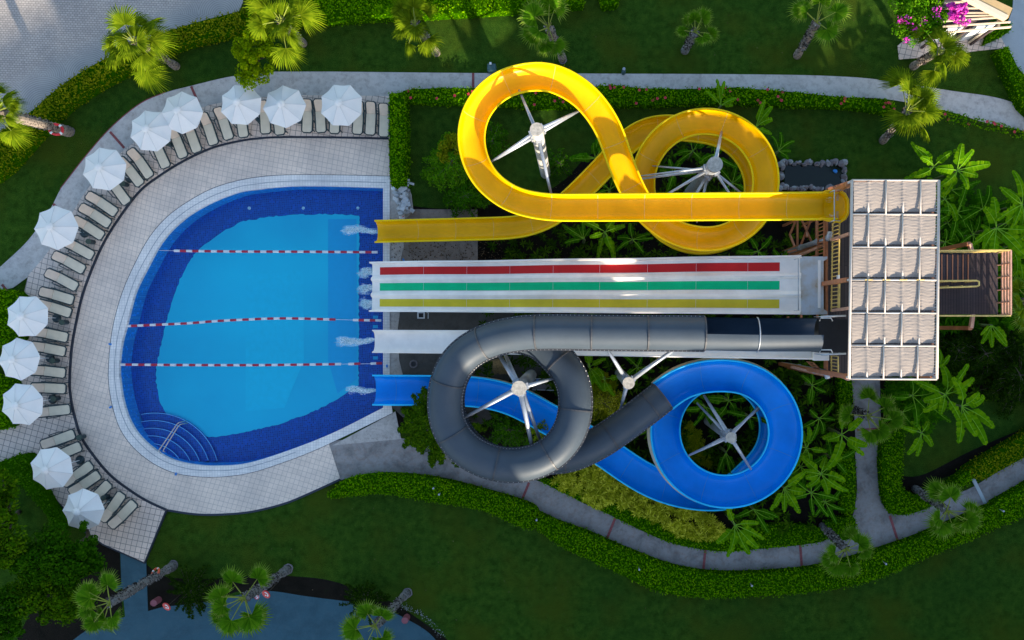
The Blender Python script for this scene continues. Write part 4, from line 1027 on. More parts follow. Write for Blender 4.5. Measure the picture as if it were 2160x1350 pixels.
# loungers
def make_lounger():
    t = thing('sun_lounger', '', 'sun lounger', (0, 0, 0), 0, 'cream loungers round the pool')
    L = 1.86; w2 = .27      # local +x runs from head to foot
    mb = MB(); out = []
    zs = .34
    # frame loop
    head = [(-L/2, w2*.75, zs+.26), (-L/2, -w2*.75, zs+.26)]
    loop = [(-L/2, w2*.7, zs+.25), (-L/2+.07, w2+.02, zs+.23), (-.28, w2+.03, zs), (L/2-.12, w2+.03, zs), (L/2, w2*.7, zs), (L/2, -w2*.7, zs), (L/2-.12, -w2-.03, zs), (-.28, -w2-.03, zs), (-L/2+.07, -w2-.02, zs+.23), (-L/2, -w2*.7, zs+.25)]
    mb.tube(loop, .042, 6, closed=True); mb.build('frame', M['frame'], t, True)
    def pad(x0, x1, z0, z1, wd, mat, nm):
        m = MB(); pts = []; n = 6
        def rr_(x, y): return (x, y)
        c = .08; outl = [(x0+c*(0 if nm == 'seat' else 1), -wd), (x1-c, -wd), (x1, -wd+c), (x1, wd-c), (x1-c, wd), (x0+c*(0 if nm == 'seat' else 1), wd)]
        if nm != 'seat': outl = [(x0+c, -wd), (x1, -wd), (x1, wd), (x0+c, wd), (x0, wd-c), (x0, -wd+c)]
        f = lambda x: z0+(z1-z0)*(x-x0)/(x1-x0)
        vs = [(x, y, f(x)+.035) for x, y in outl]+[(x, y, f(x)-.01) for x, y in outl]; k = len(outl)
        m.add(vs, [tuple(range(k)), tuple(range(k, 2*k))[::-1]]+[(q, (q+1) % k, (q+1) % k+k, q+k) for q in range(k)]); m.build(nm, mat, t, bevel=.01)
    pad(-.30, L/2-.03, zs, zs, w2-.005, M['cushion'], 'seat'); pad(-L/2+.02, -.31, zs+.25, zs+.01, w2-.02, M['cushion2'], 'backrest')
    for sy in (-1, 1):
        mb = MB(); mb.tube([(-.42, sy*(w2+.05), zs+.02), (-.34, sy*(w2+.11), zs+.24), (-.22, sy*(w2+.12), zs+.26), (.22, sy*(w2+.10), zs+.22), (.34, sy*(w2+.06), zs)], .028, 6); mb.build('armrest', M['frame'], t, True)
    for x in (-.5, L/2-.25):
        for sy in (-1, 1):
            mb = MB(); mb.bar((x, sy*(w2+.02), zs), (x+(.1 if x > 0 else -.05), sy*(w2+.06), 0), .05, .035); mb.build('leg', M['frame'], t)
    return t
LO = [((811, 224), (810, 286), 'nearest the tall clipped hedge'), ((784, 219), (781, 283), 'second from the tall clipped hedge'), ((758, 219), (754, 280), 'right of the parasol closest to the hedge'), ((707, 218), (706, 278), 'mostly under the parasol closest to the hedge'), ((674, 215), (678, 277), 'left of the parasol closest to the hedge'), ((650, 215), (648, 277), 'right of the second parasol from the hedge'),
      ((583, 222), (591, 280), 'under the second parasol from the hedge'), ((557, 218), (561, 279), 'between the second and third parasols from the hedge'), ((505, 230), (514, 283), 'head hidden by the parasol below the bright bush'), ((464, 234), (483, 290), 'left of the parasol below the bright bush'), ((432, 246), (451, 301), 'right of the two overlapping parasols'), ((395, 262), (416, 317), 'under the upper overlapping parasol, right one'), ((365, 276), (386, 327), 'under the upper overlapping parasol, left one'),
      ((325, 296), (350, 350), 'under the lower overlapping parasol'), ((281, 321), (316, 371), 'long free one left of the overlapping parasols'), ((259, 340), (296, 387), 'right of the parasol halfway up the left curve'), ((232, 379), (267, 425), 'mostly hidden by the parasol halfway up the left curve'), ((190, 412), (246, 450), 'topmost of three side by side on the left curve'), ((175, 437), (233, 474), 'middle one of three side by side on the left curve'), ((163, 464), (216, 498), 'lowest of three side by side on the left curve'),
      ((140, 510), (194, 539), 'partly under the parasol over the grey path'), ((119, 538), (178, 570), 'below the parasol over the grey path'), ((104, 575), (163, 606), 'lone slanting one where the grey path ends'), ((89, 614), (157, 634), 'nearly level, above the three stacked parasols'), ((85, 640), (151, 661), 'under the topmost stacked parasol, upper side'), ((79, 699), (142, 712), 'under the topmost stacked parasol, lower side'), ((72, 729), (139, 742), 'between the topmost and middle stacked parasols'), ((72, 780), (138, 787), 'under the middle stacked parasol'),
      ((70, 817), (141, 820), 'between the middle and lowest stacked parasols'), ((82, 870), (148, 863), 'under the lowest stacked parasol'), ((93, 938), (159, 914), 'just below the tiled side path'), ((108, 967), (172, 940), 'above the second last parasol'), ((140, 1019), (194, 979), 'right of the second last parasol'), ((153, 1038), (211, 999), 'above the last parasol, left one'), ((185, 1066), (231, 1019), 'above the last parasol, right one'), ((221, 1094), (258, 1042), 'second last at the lower end of the row'), ((238, 1108), (285, 1059), 'last at the lower end of the row')]
l0 = make_lounger()
for i, (h, f, lab) in enumerate(LO):
    a, b = W(*h, .5), W(*f, .45); c = (a+b)/2; rz = math.atan2(b.y-a.y, b.x-a.x); lab = 'cream sling lounger ' + lab
    if i == 0: l0.location = (c.x, c.y, .14); l0.rotation_euler = (0, 0, rz); l0['label'] = lab
    else: dup(l0, (c.x, c.y, .14), rz, lab)
# little bins between the loungers
def make_bin():
    t = thing('ash_stand', '', 'ash stand', (0, 0, 0), 0, 'small dark stands between the loungers')
    mb = MB(); mb.cyl((0, 0, 0), .13, .42, 16, r2=.15); mb.build('pot', M['frame'], t)
    mb = MB(); mb.cyl((0, 0, .42), .16, .03, 16); mb.disc((0, 0, .455), .09, 12); mb.build('lid', plain('stand_lid', (.05, .08, .06), .5), t); return t
b0 = make_bin()
for i, (c, lab) in enumerate([((357, 304), 'beside the lower overlapping parasol'), ((262, 388), 'below the parasol halfway up the left curve'), ((191, 510), 'below the three side by side loungers'), ((135, 680), 'right of the topmost stacked parasol'), ((115, 761), 'right of the middle stacked parasol'), ((117, 841), 'right of the lowest stacked parasol'), ((171, 922), 'on the terrace edge line at lower left'), ((222, 1049), 'right of the last parasol at lower left')]):
    p = W(*c, .4); lab = 'small dark round ash stand ' + lab
    if i == 0: b0.location = (p.x, p.y, .14); b0['label'] = lab
    else: dup(b0, (p.x, p.y, .14), 0, lab)
# lane ropes
def rope(pts, label, lead=None, gap=13.0, start_red=False):
    P = cr([W(a, b, ZW+.03) for a, b in pts], 10); t = thing('lane_rope', label, 'lane rope', (0, 0, 0), 0, 'red and white lane ropes')
    PP, st_ = resample(P, gap/36.0*40.1/40); red = start_red
    mb = MB(); 
    q = ([W(a, b, ZW+.03) for a, b in lead] if lead else []) + PP; 
    mb.tube(PP, .012, 5)
    if lead: mb.tube([W(a, b, ZW+.03) for a, b in lead], .012, 5)
    mb.build('line', M['whitep'], t)
    base = None
    for k in range(len(PP)-1):
        a, b = PP[k], PP[k+1]; c = (a+b)/2; an = math.atan2(b.y-a.y, b.x-a.x)
        key = 'r' if red else 'w'
        if key not in rope.me:
            m = MB(); L = .345; 
            prof = []
            for g_ in range(4):
                x0 = -L/2+g_*L/4; prof += [(x0, .05), (x0+.012, .075), (x0+L/4-.012, .075), (x0+L/4-.001, .05)]
            m.tube([(x, 0, 0) for x, _ in prof], [r_ for _, r_ in prof], 8); rope.me[key] = m.mesh('float', M['redf'] if red else M['whitep'])
        o = bpy.data.objects.new('float', rope.me[key]); COL.objects.link(o); o.parent = t; o.location = c; o.rotation_euler = (0, 0, an); red = not red
        if k < 0: break
    return t
rope.me = {}
M['redf'] = plain('float_red', (.48, .015, .05), .4, .05)
rope([(367, 529), (500, 530.5), (650, 531), (797, 532)], 'straight red and white lane rope, uppermost of the ropes', lead=[(336, 528), (367, 529)])
rope([(264, 688), (330, 685), (395, 682), (460, 677), (520, 674), (600, 671.5), (708, 674)], 'slightly bowed red and white lane rope across mid pool')
rope([(745, 675), (804, 676)], 'short loose piece of lane rope by the lane slide', lead=[(708, 674), (745, 675)], gap=11)
rope([(252, 769), (400, 770), (560, 770), (720, 768)], 'straight red and white lane rope, lowest of the ropes')
rope([(735, 768), (760, 767)], 'two stray rope floats between the lowest rope pieces', lead=[(720, 768), (804, 767)], gap=9)
rope([(782, 767), (806, 766)], 'stub of the lowest lane rope at the pool edge', gap=11)

# ================================================================== VEGETATION
def leaves_np(C, Nn, size, aspect, rng, tilt=.6, shape='leaf'):
    """one small folded leaf per point; C (n,3), Nn (n,3) rough outward direction"""
    n = len(C); Nn = Nn+rng.normal(0, tilt, (n, 3)); Nn /= np.linalg.norm(Nn, axis=1)[:, None]+1e-9
    r = rng.normal(0, 1, (n, 3)); T = np.cross(Nn, r); T /= np.linalg.norm(T, axis=1)[:, None]+1e-9; B = np.cross(Nn, T)
    s = (size*rng.uniform(.65, 1.35, n))[:, None]
    b = C-T*s*.5; t = C+T*s*.5-Nn*s*.12; l = C+B*s*aspect*.5+Nn*s*.12; rr = C-B*s*aspect*.5+Nn*s*.12
    V = np.stack([b, rr, t, l], 1).reshape(-1, 3); F = np.arange(4*n).reshape(n, 4); return V, F
def seg_dist(P, poly):
    d = np.full(len(P), 1e9); Q = np.array(poly)
    for a, b in zip(Q, np.roll(Q, -1, 0)):
        ab = b-a; t = np.clip(((P-a)@ab)/(ab@ab+1e-12), 0, 1); d = np.minimum(d, np.linalg.norm(P-(a+t[:, None]*ab), axis=1))
    return d
def in_poly(P, poly):
    Q = np.array(poly); c = np.zeros(len(P), bool); j = len(Q)-1
    for i in range(len(Q)):
        a, b = Q[i], Q[j]; m = ((a[1] > P[:, 1]) != (b[1] > P[:, 1])); dx = (b[0]-a[0])*(P[:, 1]-a[1])/((b[1]-a[1]) if b[1] != a[1] else 1e-9)+a[0]
        c ^= m & (P[:, 0] < dx); j = i
    return c
def vnoise(P, sc, seed):
    r = np.random.default_rng(seed); k = r.normal(0, 1, (6, 2))*sc; ph = r.uniform(0, 6.28, 6)
    return sum(np.sin(P @ k[i]+ph[i]) for i in range(6))/6
def hedge(px, h, label, mat='hedge', dens=190, size=.12, seed=1, name='hedge', flowers=0, group=None, cat='hedge', kind=None, core=True, lump=.12):
    poly = [W2(p, h*.9) for p in px]; A = np.array(poly); lo, hi = A.min(0), A.max(0); rng = np.random.default_rng(seed)
    # clip to what could be seen
    lo = np.maximum(lo, [-37, -22]); hi = np.minimum(hi, [31, 23])
    area = (hi-lo).prod(); n = int(area*dens); P = rng.uniform(lo, hi, (n, 2)); P = P[in_poly(P, poly)]
    d = seg_dist(P, poly); d0 = .22
    P = P+rng.normal(0, .03, P.shape)
    z = h*(1-.45*np.clip(1-d/d0, 0, 1)**2)+rng.uniform(-.12, .04, len(P))+lump*vnoise(P, 2.2, seed)
    C = np.column_stack([P, z]); N_ = np.zeros_like(C); N_[:, 2] = 1
    # sides
    per = []; pl = np.array(poly)
    for a, b in zip(pl, np.roll(pl, -1, 0)):
        L = np.linalg.norm(b-a); m = rng.poisson(L*h*dens*.55)
        if m == 0: continue
        t = rng.uniform(0, 1, m)[:, None]; q = a+(b-a)*t; per.append(np.column_stack([q+rng.normal(0, .05, (m, 2)), rng.uniform(.05, h*.95, m)]))
    if per:
        per = np.concatenate(per); ok = (per[:, 0] > -37) & (per[:, 0] < 31) & (per[:, 1] > -22) & (per[:, 1] < 23); per = per[ok]
        C = np.concatenate([C, per]); N_ = np.concatenate([N_, rng.normal(0, 1, per.shape)])
    V, F = leaves_np(C, N_, size, .6, rng)
    t = thing(name, label, cat, (0, 0, 0), 0, group)
    if kind: t['kind'] = kind
    o = link_np('leaves', V, F, M[mat], parent=t)
    if core:
        cpx = np.array(poly); mb = MB(); c = cpx.mean(0)
        zz = h-.16
        mb.prism([tuple(p) for p in cpx], 0, zz*.92); mb.build('core', M['hedgec'], t)
    if flowers:
        idx = rng.choice(len(P), flowers, replace=False); mb = MB()
        for i in idx:
            p = Vector((P[i][0], P[i][1], z[i]+.06)); m = 5
            for q in range(m):
                a = 2*math.pi*q/m+i; d_ = Vector((math.cos(a), math.sin(a), 0)); e = Vector((-math.sin(a), math.cos(a), 0))
                mb.add([p, p+d_*.06+e*.04, p+d_*.10+Vector((0, 0, .02)), p+d_*.06-e*.04], [(0, 1, 2, 3)])
        mb.build('blossoms', M['flower'], t)['kind'] = 'stuff'
    return t
M['under'] = mat_leaf('undergrowth_leaf', (.016, .045, .002), (.04, .10, .003), (.10, .20, .006), .5, .15)
# hedges
h1o = [(512, 16), (504, 21), (415, 44), (347, 66), (270, 98), (207, 128), (148, 163), (104, 196), (59, 236), (0, 275), (-70, 320)]
h1i = [(-70, 410), (0, 364), (40, 322), (74, 284), (133, 225), (207, 176), (281, 139), (367, 98), (430, 80), (486, 68), (520, 56)]
hedge(crp(h1o, 4)+crp(h1i, 4), .95, 'long sunlit clipped hedge between the cobbled square and the lawn', 'hedgey', 150, .14, 2)
hedge(crp([(520, 8), (642, 2), (805, -30), (1098, -30), (1230, -30)], 4)+crp([(1230, 8), (1140, 14), (1098, 17), (960, 26), (805, 33), (700, 40), (642, 42), (520, 56)], 4), .95, 'clipped hedge along the upper edge beyond the top lawn', 'hedge', 130, .14, 3)
hedge([(1262, -20), (1310, -20), (1302, 6), (1270, 10)], .9, 'small end piece of hedge at the top edge', 'hedge', 120, .14, 4)
hedge([(820, 196), (850, 193), (853, 300), (852, 387), (824, 389), (821, 290)], 1.5, 'tall bright narrow hedge at the right end of the loungers', 'hedge', 170, .13, 5)
hedge(crp([(687, 1045), (700, 1035), (722, 1018), (755, 1006), (820, 1001), (915, 1010), (1004, 1031), (1098, 1058), (1135, 1078), (1128, 1112), (1098, 1113), (1033, 1083), (974, 1068), (915, 1060), (820, 1043), (755, 1045), (700, 1052)], 4), .8, 'bright low hedge from the deck corner under the charcoal loop', 'hedge', 160, .12, 6)
hedge(crp([(1120, 1075), (1174, 1101), (1248, 1128), (1307, 1154), (1352, 1172), (1411, 1194), (1485, 1209), (1574, 1212), (1693, 1204), (1770, 1189), (1840, 1169), (1899, 1149), (1949, 1131), (2084, 1073), (2097, 1066)], 4)+crp([(2110, 1110), (2097, 1118), (2021, 1151), (1937, 1185), (1852, 1223), (1768, 1242), (1693, 1252), (1559, 1261), (1456, 1260), (1381, 1246), (1331, 1223), (1248, 1184), (1189, 1157), (1130, 1115)], 4), .8, 'long curved hedge on the lawn side of the garden path', 'hedge', 150, .12, 7)
hedge(crp([(2100, 1062), (2158, 1030), (2230, 990), (2230, 1060), (2158, 1092), (2110, 1112)], 3), .8, 'hedge piece at the far right end of the path', 'hedge', 140, .12, 8)
hedge([(1772, 800), (1798, 800), (1800, 870), (1796, 900), (1774, 905)], .9, 'hedge left of the upright path just below the canopy', 'hedge', 130, .12, 9)
hedge([(1778, 955), (1803, 948), (1806, 1000), (1806, 1075), (1800, 1084), (1780, 1084), (1775, 1040)], .9, 'short hedge on the left bank of the upright path', 'hedge', 150, .12, 10)
hedge(crp([(1866, 905), (1905, 905), (1906, 960), (1904, 1020), (1915, 1040), (1950, 1048), (1980, 1035), (2010, 1020), (2050, 990), (2053, 1012), (2000, 1048), (1960, 1072), (1920, 1086), (1885, 1084), (1868, 1050), (1862, 980)], 3), .9, 'hedge turning the corner right of the upright path', 'hedge', 150, .12, 11)
hedge(crp([(2042, 990), (2100, 955), (2160, 920), (2230, 880), (2230, 930), (2160, 968), (2110, 995), (2080, 1012), (2056, 1008)], 3), .9, 'sunlit hedge above the path at the right edge', 'hedgey', 150, .12, 12)
hedge(crp([(1570, 1120), (1620, 1108), (1690, 1108), (1735, 1118), (1745, 1140), (1700, 1150), (1620, 1158), (1520, 1165), (1420, 1148), (1350, 1118), (1250, 1070), (1140, 1016), (1190, 1018), (1260, 1040), (1360, 1090), (1450, 1125)], 3), .55, 'low hedge between the planting and the path under the blue loop', 'hedge', 120, .12, 13)
hedge(crp([(1745, 1105), (1800, 1090), (1806, 1120), (1790, 1140), (1755, 1140)], 3), .8, 'little hedge lump at the foot of the small palm', 'hedge', 130, .12, 14)
hedge([(2106, 104), (2128, 98), (2140, 120), (2155, 150), (2175, 170), (2200, 260), (2160, 222), (2140, 180)], .9, 'small hedge beside the smooth drive at the upper right', 'hedge', 130, .12, 15)
fl = [(848, 190), (870, 186), (930, 184), (995, 184), (1100, 188)], [(1100, 222), (1000, 218), (930, 216), (850, 214)]
hedge(fl[0]+fl[1], .7, 'flowering shrub row above the garden lawn, left of the yellow loop', 'hedge', 110, .14, 16, 'flowering_shrubs', 16, 'red flowering shrub rows', 'flower bed')
hedge(crp([(1100, 186), (1240, 182), (1300, 178), (1350, 184), (1453, 186), (1560, 182)], 3)+crp([(1560, 214), (1453, 218), (1350, 220), (1240, 222), (1100, 226)], 3), .75, 'flowering shrub row passing behind the large yellow loop', 'hedge', 110, .14, 17, 'flowering_shrubs', 26, 'red flowering shrub rows', 'flower bed')
hedge(crp([(1560, 184), (1650, 190), (1767, 202), (1871, 210), (1890, 216)], 3)+crp([(1890, 240), (1800, 226), (1700, 222), (1560, 216)], 3), .7, 'flowering shrub row left of the tall right palm', 'hedge', 110, .14, 18, 'flowering_shrubs', 16, 'red flowering shrub rows', 'flower bed')
hedge(crp([(1985, 232), (2040, 242), (2100, 256), (2165, 276), (2230, 300)], 3)+crp([(2230, 312), (2150, 284), (2080, 268), (2020, 256), (1980, 246)], 3), .5, 'sparse flowering shrub row at the right edge of the path', 'hedge', 60, .15, 19, 'flowering_shrubs', 10, 'red flowering shrub rows', 'flower bed', core=False)
hedge([(1128, 130), (1200, 140), (1170, 205), (1100, 225), (1040, 215), (1060, 170)], .35, 'yellow green patch of low plants inside the yellow loop', 'hedgey', 35, .14, 20, 'ground_plants', 0, None, 'low plants', core=False)
hedge(crp([(0, 612), (28, 620), (42, 665), (30, 715), (0, 730), (-60, 720), (-60, 610)], 3), 1.3, 'rounded shrub at the left edge beside the topmost stacked parasol', 'hedge', 120, .14, 21, 'shrub', cat='shrub')
hedge(crp([(-50, 795), (14, 800), (26, 850), (20, 895), (0, 905), (-50, 910)], 3), 1.1, 'rounded shrub at the left edge beside the lowest stacked parasol', 'hedge', 120, .14, 22, 'shrub', cat='shrub')
hedge(crp([(0, 975), (40, 960), (60, 965), (75, 1010), (90, 1040), (110, 1075), (140, 1105), (120, 1120), (85, 1075), (55, 1040), (20, 1015), (-40, 1010), (-40, 985)], 3), .9, 'ragged low hedge outside the lower left terrace edge', 'tree', 110, .14, 23)
hedge([(2078, 92), (2118, 74), (2136, 60), (2133, 46), (2118, 48), (2086, 70)], .5, 'round green shrub at the corner of the white pavilion', 'hedge', 130, .12, 24, 'shrub', cat='shrub')

# crowns of leaf clumps
def tree(name, label, cx_, cy_, zc, rad, zr, mat, nclump=40, per=90, size=.16, seed=1, trunk_px=None, cr_=.45, cat='tree', yscale=1.0, group=None):
    rng = np.random.default_rng(seed); p = W(cx_, cy_, zc); b = W(*(trunk_px or (cx_, cy_)), 0)
    t = thing(name, label, cat, (b.x, b.y, 0), 0, group); O = np.array([p.x-b.x, p.y-b.y, zc]); C = []; N_ = []
    dirs = rng.normal(0, 1, (nclump, 3)); dirs[:, 2] = np.abs(dirs[:, 2])*.8; dirs /= np.linalg.norm(dirs, axis=1)[:, None]
    cen = O+dirs*np.array([rad, rad*yscale, zr])*rng.uniform(.35, 1.0, nclump)[:, None]
    for c in cen:
        r = cr_*rng.uniform(.55, 1.35); d = rng.normal(0, 1, (per, 3)); d /= np.linalg.norm(d, axis=1)[:, None]; d[:, 2] = np.abs(d[:, 2])*.9-.1
        C.append(c+d*r*rng.uniform(.6, 1.05, per)[:, None]*np.array([1, 1, .7])); N_.append(d+np.array([0, 0, .5]))
    C = np.concatenate(C); N_ = np.concatenate(N_); V, F = leaves_np(C, N_, size, .6, rng, .4)
    link_np('crown', V, F, M[mat], parent=t)
    mb = MB(); top = Vector((O[0]*.8, O[1]*.8, zc*.75)); mb.tube([(0, 0, 0), top*.5+Vector((.05, .04, 0)), top], [.14, .10, .07], 8)
    for c in cen[::3]: mb.tube([top*.8, (top+Vector(c))/2+Vector((0, 0, .1)), Vector(c)], [.05, .035, .015], 5)
    mb.build('trunk', M['brown'], t, True); return t
tree('broadleaf_tree', 'bright yellow green bushy tree beside the topmost fan palm', 545, 128, 2.6, 1.35, .9, 'bush', 46, 110, .15, 31, (535, 120), .36, yscale=1.15)
tree('broadleaf_tree', 'large dark green tree below the last parasol at lower left', 130, 1170, 3.4, 2.6, 1.3, 'treed', 80, 130, .16, 32, (190, 1130), .5, yscale=.55)
tree('broadleaf_tree', 'lighter green spreading tree right in the lower left corner', 120, 1240, 3.0, 2.4, 1.0, 'treel', 70, 130, .16, 33, (180, 1200), .5, yscale=.75)
tree('broadleaf_tree', 'tall tree cut by the left edge of the frame', 8, 1100, 3.8, 1.4, 1.5, 'treel', 60, 120, .17, 34, (40, 1080), .5, yscale=1.9)
tree('broadleaf_tree', 'dim tree in the very lower left corner', 10, 1290, 3.0, 1.7, 1.0, 'treed', 40, 110, .17, 35, (40, 1260), .5)
tree('broadleaf_tree', 'slim leafy twig tree poking over the last parasol', 178, 1112, 3.1, .22, .25, 'tree', 6, 60, .12, 36, (185, 1140), .16)
tree('creeper', 'dense bougainvillea smothering the left half of the pavilion', 1935, 38, 3.0, 1.55, .5, 'tree2', 80, 130, .14, 37, (1930, 60), .42, cat='creeper', yscale=.95)
bg_ = tree('creeper', 'cluster of magenta bougainvillea over the pavilion slats', 2018, 22, 3.45, .7, .25, 'pink', 24, 60, .12, 38, (2000, 40), .17, cat='creeper', yscale=.8)
for i, (x, y) in enumerate(((1900, 43), (1915, 43), (1944, 45), (1929, 60), (1911, 86), (1974, 22), (1975, 33), (2040, 47), (2030, 50))):
    p = W(x, y, 3.5); rng = np.random.default_rng(50+i); d = rng.normal(0, 1, (26, 3))*.1; V, F = leaves_np(np.array([[p.x, p.y, 3.5]])+d, d+np.array([0, 0, .5]), .11, .8, rng)
    o = link_np('flower_cluster', V, F, M['pink']); 
    o.parent = bg_; o.location = -Vector(bg_.location)
tree('shrub', 'small bush with lit yellow flecks left of the large yellow loop', 950, 318, 1.7, .75, .5, 'hedgey', 26, 60, .12, 39, (952, 325), .25, cat='shrub', yscale=1.1)

# feathery shrubs and conifers
def feather(name, label, cx_, cy_, zt, rad, mat, nb=34, seed=1, droop=.5, leaf=.16, base=None, dens=26, cat='shrub', yscale=1., spread=.12, group=None, levels=2, zmin=.4):
    rng = np.random.default_rng(seed); p = W(cx_, cy_, zt*.8); b = W(*(base or (cx_, cy_)), 0); t = thing(name, label, cat, (b.x, b.y, 0), 0, group)
    ox, oy = p.x-b.x, p.y-b.y; C = []; N_ = []; mb = MB(); mb.tube([(0, 0, 0), (ox*.5, oy*.5, zt*.5), (ox, oy, zt*.95)], [.09, .07, .03], 7)
    for i in range(nb):
        lv = rng.uniform(0, 1); z0 = zmin+(zt-zmin)*lv; a = rng.uniform(0, 6.28); L = rad*(1.15-.85*lv**1.6)*rng.uniform(.65, 1.15)
        dx, dy = math.cos(a), math.sin(a)*yscale; pts = []
        for k in range(9):
            f = k/8; pts.append((ox*(z0/zt)+dx*L*f, oy*(z0/zt)+dy*L*f, z0+L*(.28*f-droop*f*f)))
        mb.tube(pts[:8], [.022*(1-k/9)+.004 for k in range(8)], 4)
        n = int(dens*L); f = rng.uniform(.12, 1, n)*8; k = np.clip(f.astype(int), 0, 7); fr = (f-k)[:, None]; A = np.array(pts); q = A[k]*(1-fr)+A[k+1]*fr
        w_ = spread*(1.25-.8*f/8)*L**.5; side = rng.normal(0, 1, n)*w_; q[:, 0] += -dy*side; q[:, 1] += dx*side; q[:, 2] += rng.normal(0, .03, n)-np.abs(side)*.3
        C.append(q); nn = np.tile([0, 0, 1.], (n, 1)); N_.append(nn)
    C = np.concatenate(C); N_ = np.concatenate(N_); V, F = leaves_np(C, N_, leaf, .32, rng, .45); link_np('foliage', V, F, M[mat], parent=t); mb.build('stem', M['brown'], t); return t
feather('conifer', 'drooping dark conifer left of the charcoal loop, over the path', 905, 905, 2.9, 2.05, 'conifer', 110, 61, .45, .20, (935, 890), 170, 'conifer', yscale=1.15, spread=.09)
feather('conifer', 'small dark conifer tip against the blue flume mouth', 898, 833, 2.2, .6, 'conifer', 34, 66, .45, .13, (905, 845), 90, 'conifer', spread=.12)
feather('shrub', 'feathery green shrub left of the large yellow loop', 955, 345, 2.0, 1.6, 'tree2', 80, 62, .4, .17, (955, 350), 80, 'shrub', yscale=1.15, spread=.17)
feather('shrub', 'lower leafy shrub between yellow loop and concrete slab', 985, 415, 1.6, 1.3, 'tree', 70, 63, .4, .17, (985, 405), 80, 'shrub', spread=.17)
feather('shrub', 'dim leafy plant inside the left side of the yellow loop', 1040, 300, 1.3, 1.1, 'tree', 46, 64, .4, .18, None, 50, 'shrub', spread=.16)
feather('shrub', 'dark tangled conifer thicket right of the canopy, upper part', 2070, 745, 2.2, 2.6, 'darkleaf', 90, 65, .4, .20, None, 60, 'conifer', spread=.2, yscale=.7)
feather('shrub', 'dark tangled conifer thicket at the right frame edge', 2140, 790, 2.4, 2.2, 'darkleaf', 80, 67, .4, .20, None, 60, 'conifer', spread=.2)
feather('shrub', 'dark thicket directly below the landing beams', 2015, 740, 1.8, 1.9, 'darkleaf', 70, 68, .4, .20, None, 60, 'shrub', spread=.2)
feather('cycad', 'dark spiky cycad between the two lower left palms', 408, 1243, .9, 1.35, 'darkleaf', 70, 69, .35, .16, None, 70, 'cycad', spread=.06, zmin=.7)
feather('cycad', 'dark spiky cycad beside the palm at the bottom centre', 772, 1262, .9, 1.25, 'darkleaf', 60, 70, .35, .16, None, 70, 'cycad', spread=.06, zmin=.7)
feather('shrub', 'dim leafy plant at lower left of the large yellow loop', 1180, 345, 1.0, .9, 'tree', 30, 71, .4, .16, None, 45, 'shrub', spread=.15)
feather('shrub', 'leafy plants below the blue flume inside the charcoal loop', 1075, 905, 1.1, 1.4, 'tree', 60, 72, .35, .15, None, 60, 'shrub', spread=.14)
feather('shrub', 'sunlit leafy plant at the inner foot of the charcoal loop', 1135, 905, 1.5, .9, 'bush', 46, 73, .35, .13, None, 60, 'shrub', spread=.14)
feather('shrub', 'fine leafy shrub right of the charcoal loop', 1275, 850, 1.6, 1.3, 'gold', 60, 74, .4, .14, None, 55, 'shrub', spread=.16)

# golden shrub bed: rosettes of narrow leaves
def rosettes(name, px, label, mat, n, seed, r=(.16, .3), z=(.5, .9), nl=11, cat='shrub bed', wl=.15):
    rng = np.random.default_rng(seed); poly = [W2(p, .8) for p in px]; A = np.array(poly); lo, hi = A.min(0), A.max(0); P = rng.uniform(lo, hi, (n*3, 2)); P = P[in_poly(P, poly)][:n]
    V = []
    hz = rng.uniform(z[0], z[1], len(P))+.2*vnoise(P, 2.5, seed)
    for (x, y), h in zip(P, hz):
        R_ = rng.uniform(*r); a0 = rng.uniform(0, 6.28)
        for k in range(nl):
            a = a0+6.283*k/nl+rng.uniform(-.2, .2); e = rng.uniform(-.3, .7); l = R_*rng.uniform(.7, 1.15); d = np.array([math.cos(a), math.sin(a), 0]); s = np.array([-math.sin(a), math.cos(a), 0])*l*wl; c = np.array([x, y, h])
            V += [c, c+d*l*.5+s+[0, 0, e*l*.5], c+d*l+[0, 0, e*l*.55-.03], c+d*l*.5-s+[0, 0, e*l*.5]]
    V = np.array(V); F = np.arange(len(V)).reshape(-1, 4); o = link_np(name, V, F, M[mat]); tag(o, label, cat, kind='stuff'); return o
gb = crp([(1160, 1010), (1230, 985), (1290, 975), (1330, 1010), (1380, 1045), (1430, 1070), (1490, 1082), (1530, 1110), (1525, 1130), (1480, 1138), (1430, 1130), (1400, 1110), (1340, 1085), (1290, 1060), (1262, 1075), (1215, 1045), (1180, 1030)], 4)
rosettes('golden_shrubs', gb, 'bed of pale golden green spiky shrubs below the blue flume', 'gold', 620, 81, (.20, .36), (.40, .95), 10, wl=.105)
rosettes('golden_shrubs', crp([(1255, 780), (1290, 800), (1310, 850), (1290, 880), (1255, 880), (1245, 830)], 4), 'golden green spiky shrubs right of the charcoal loop', 'hedgey', 130, 82, (.16, .28), (.5, .9))
rosettes('golden_shrubs', crp([(1440, 890), (1470, 900), (1490, 940), (1500, 985), (1470, 975), (1445, 940)], 4), 'dim spiky plants inside the blue loop', 'hedgey', 90, 83, (.15, .25), (.3, .6))

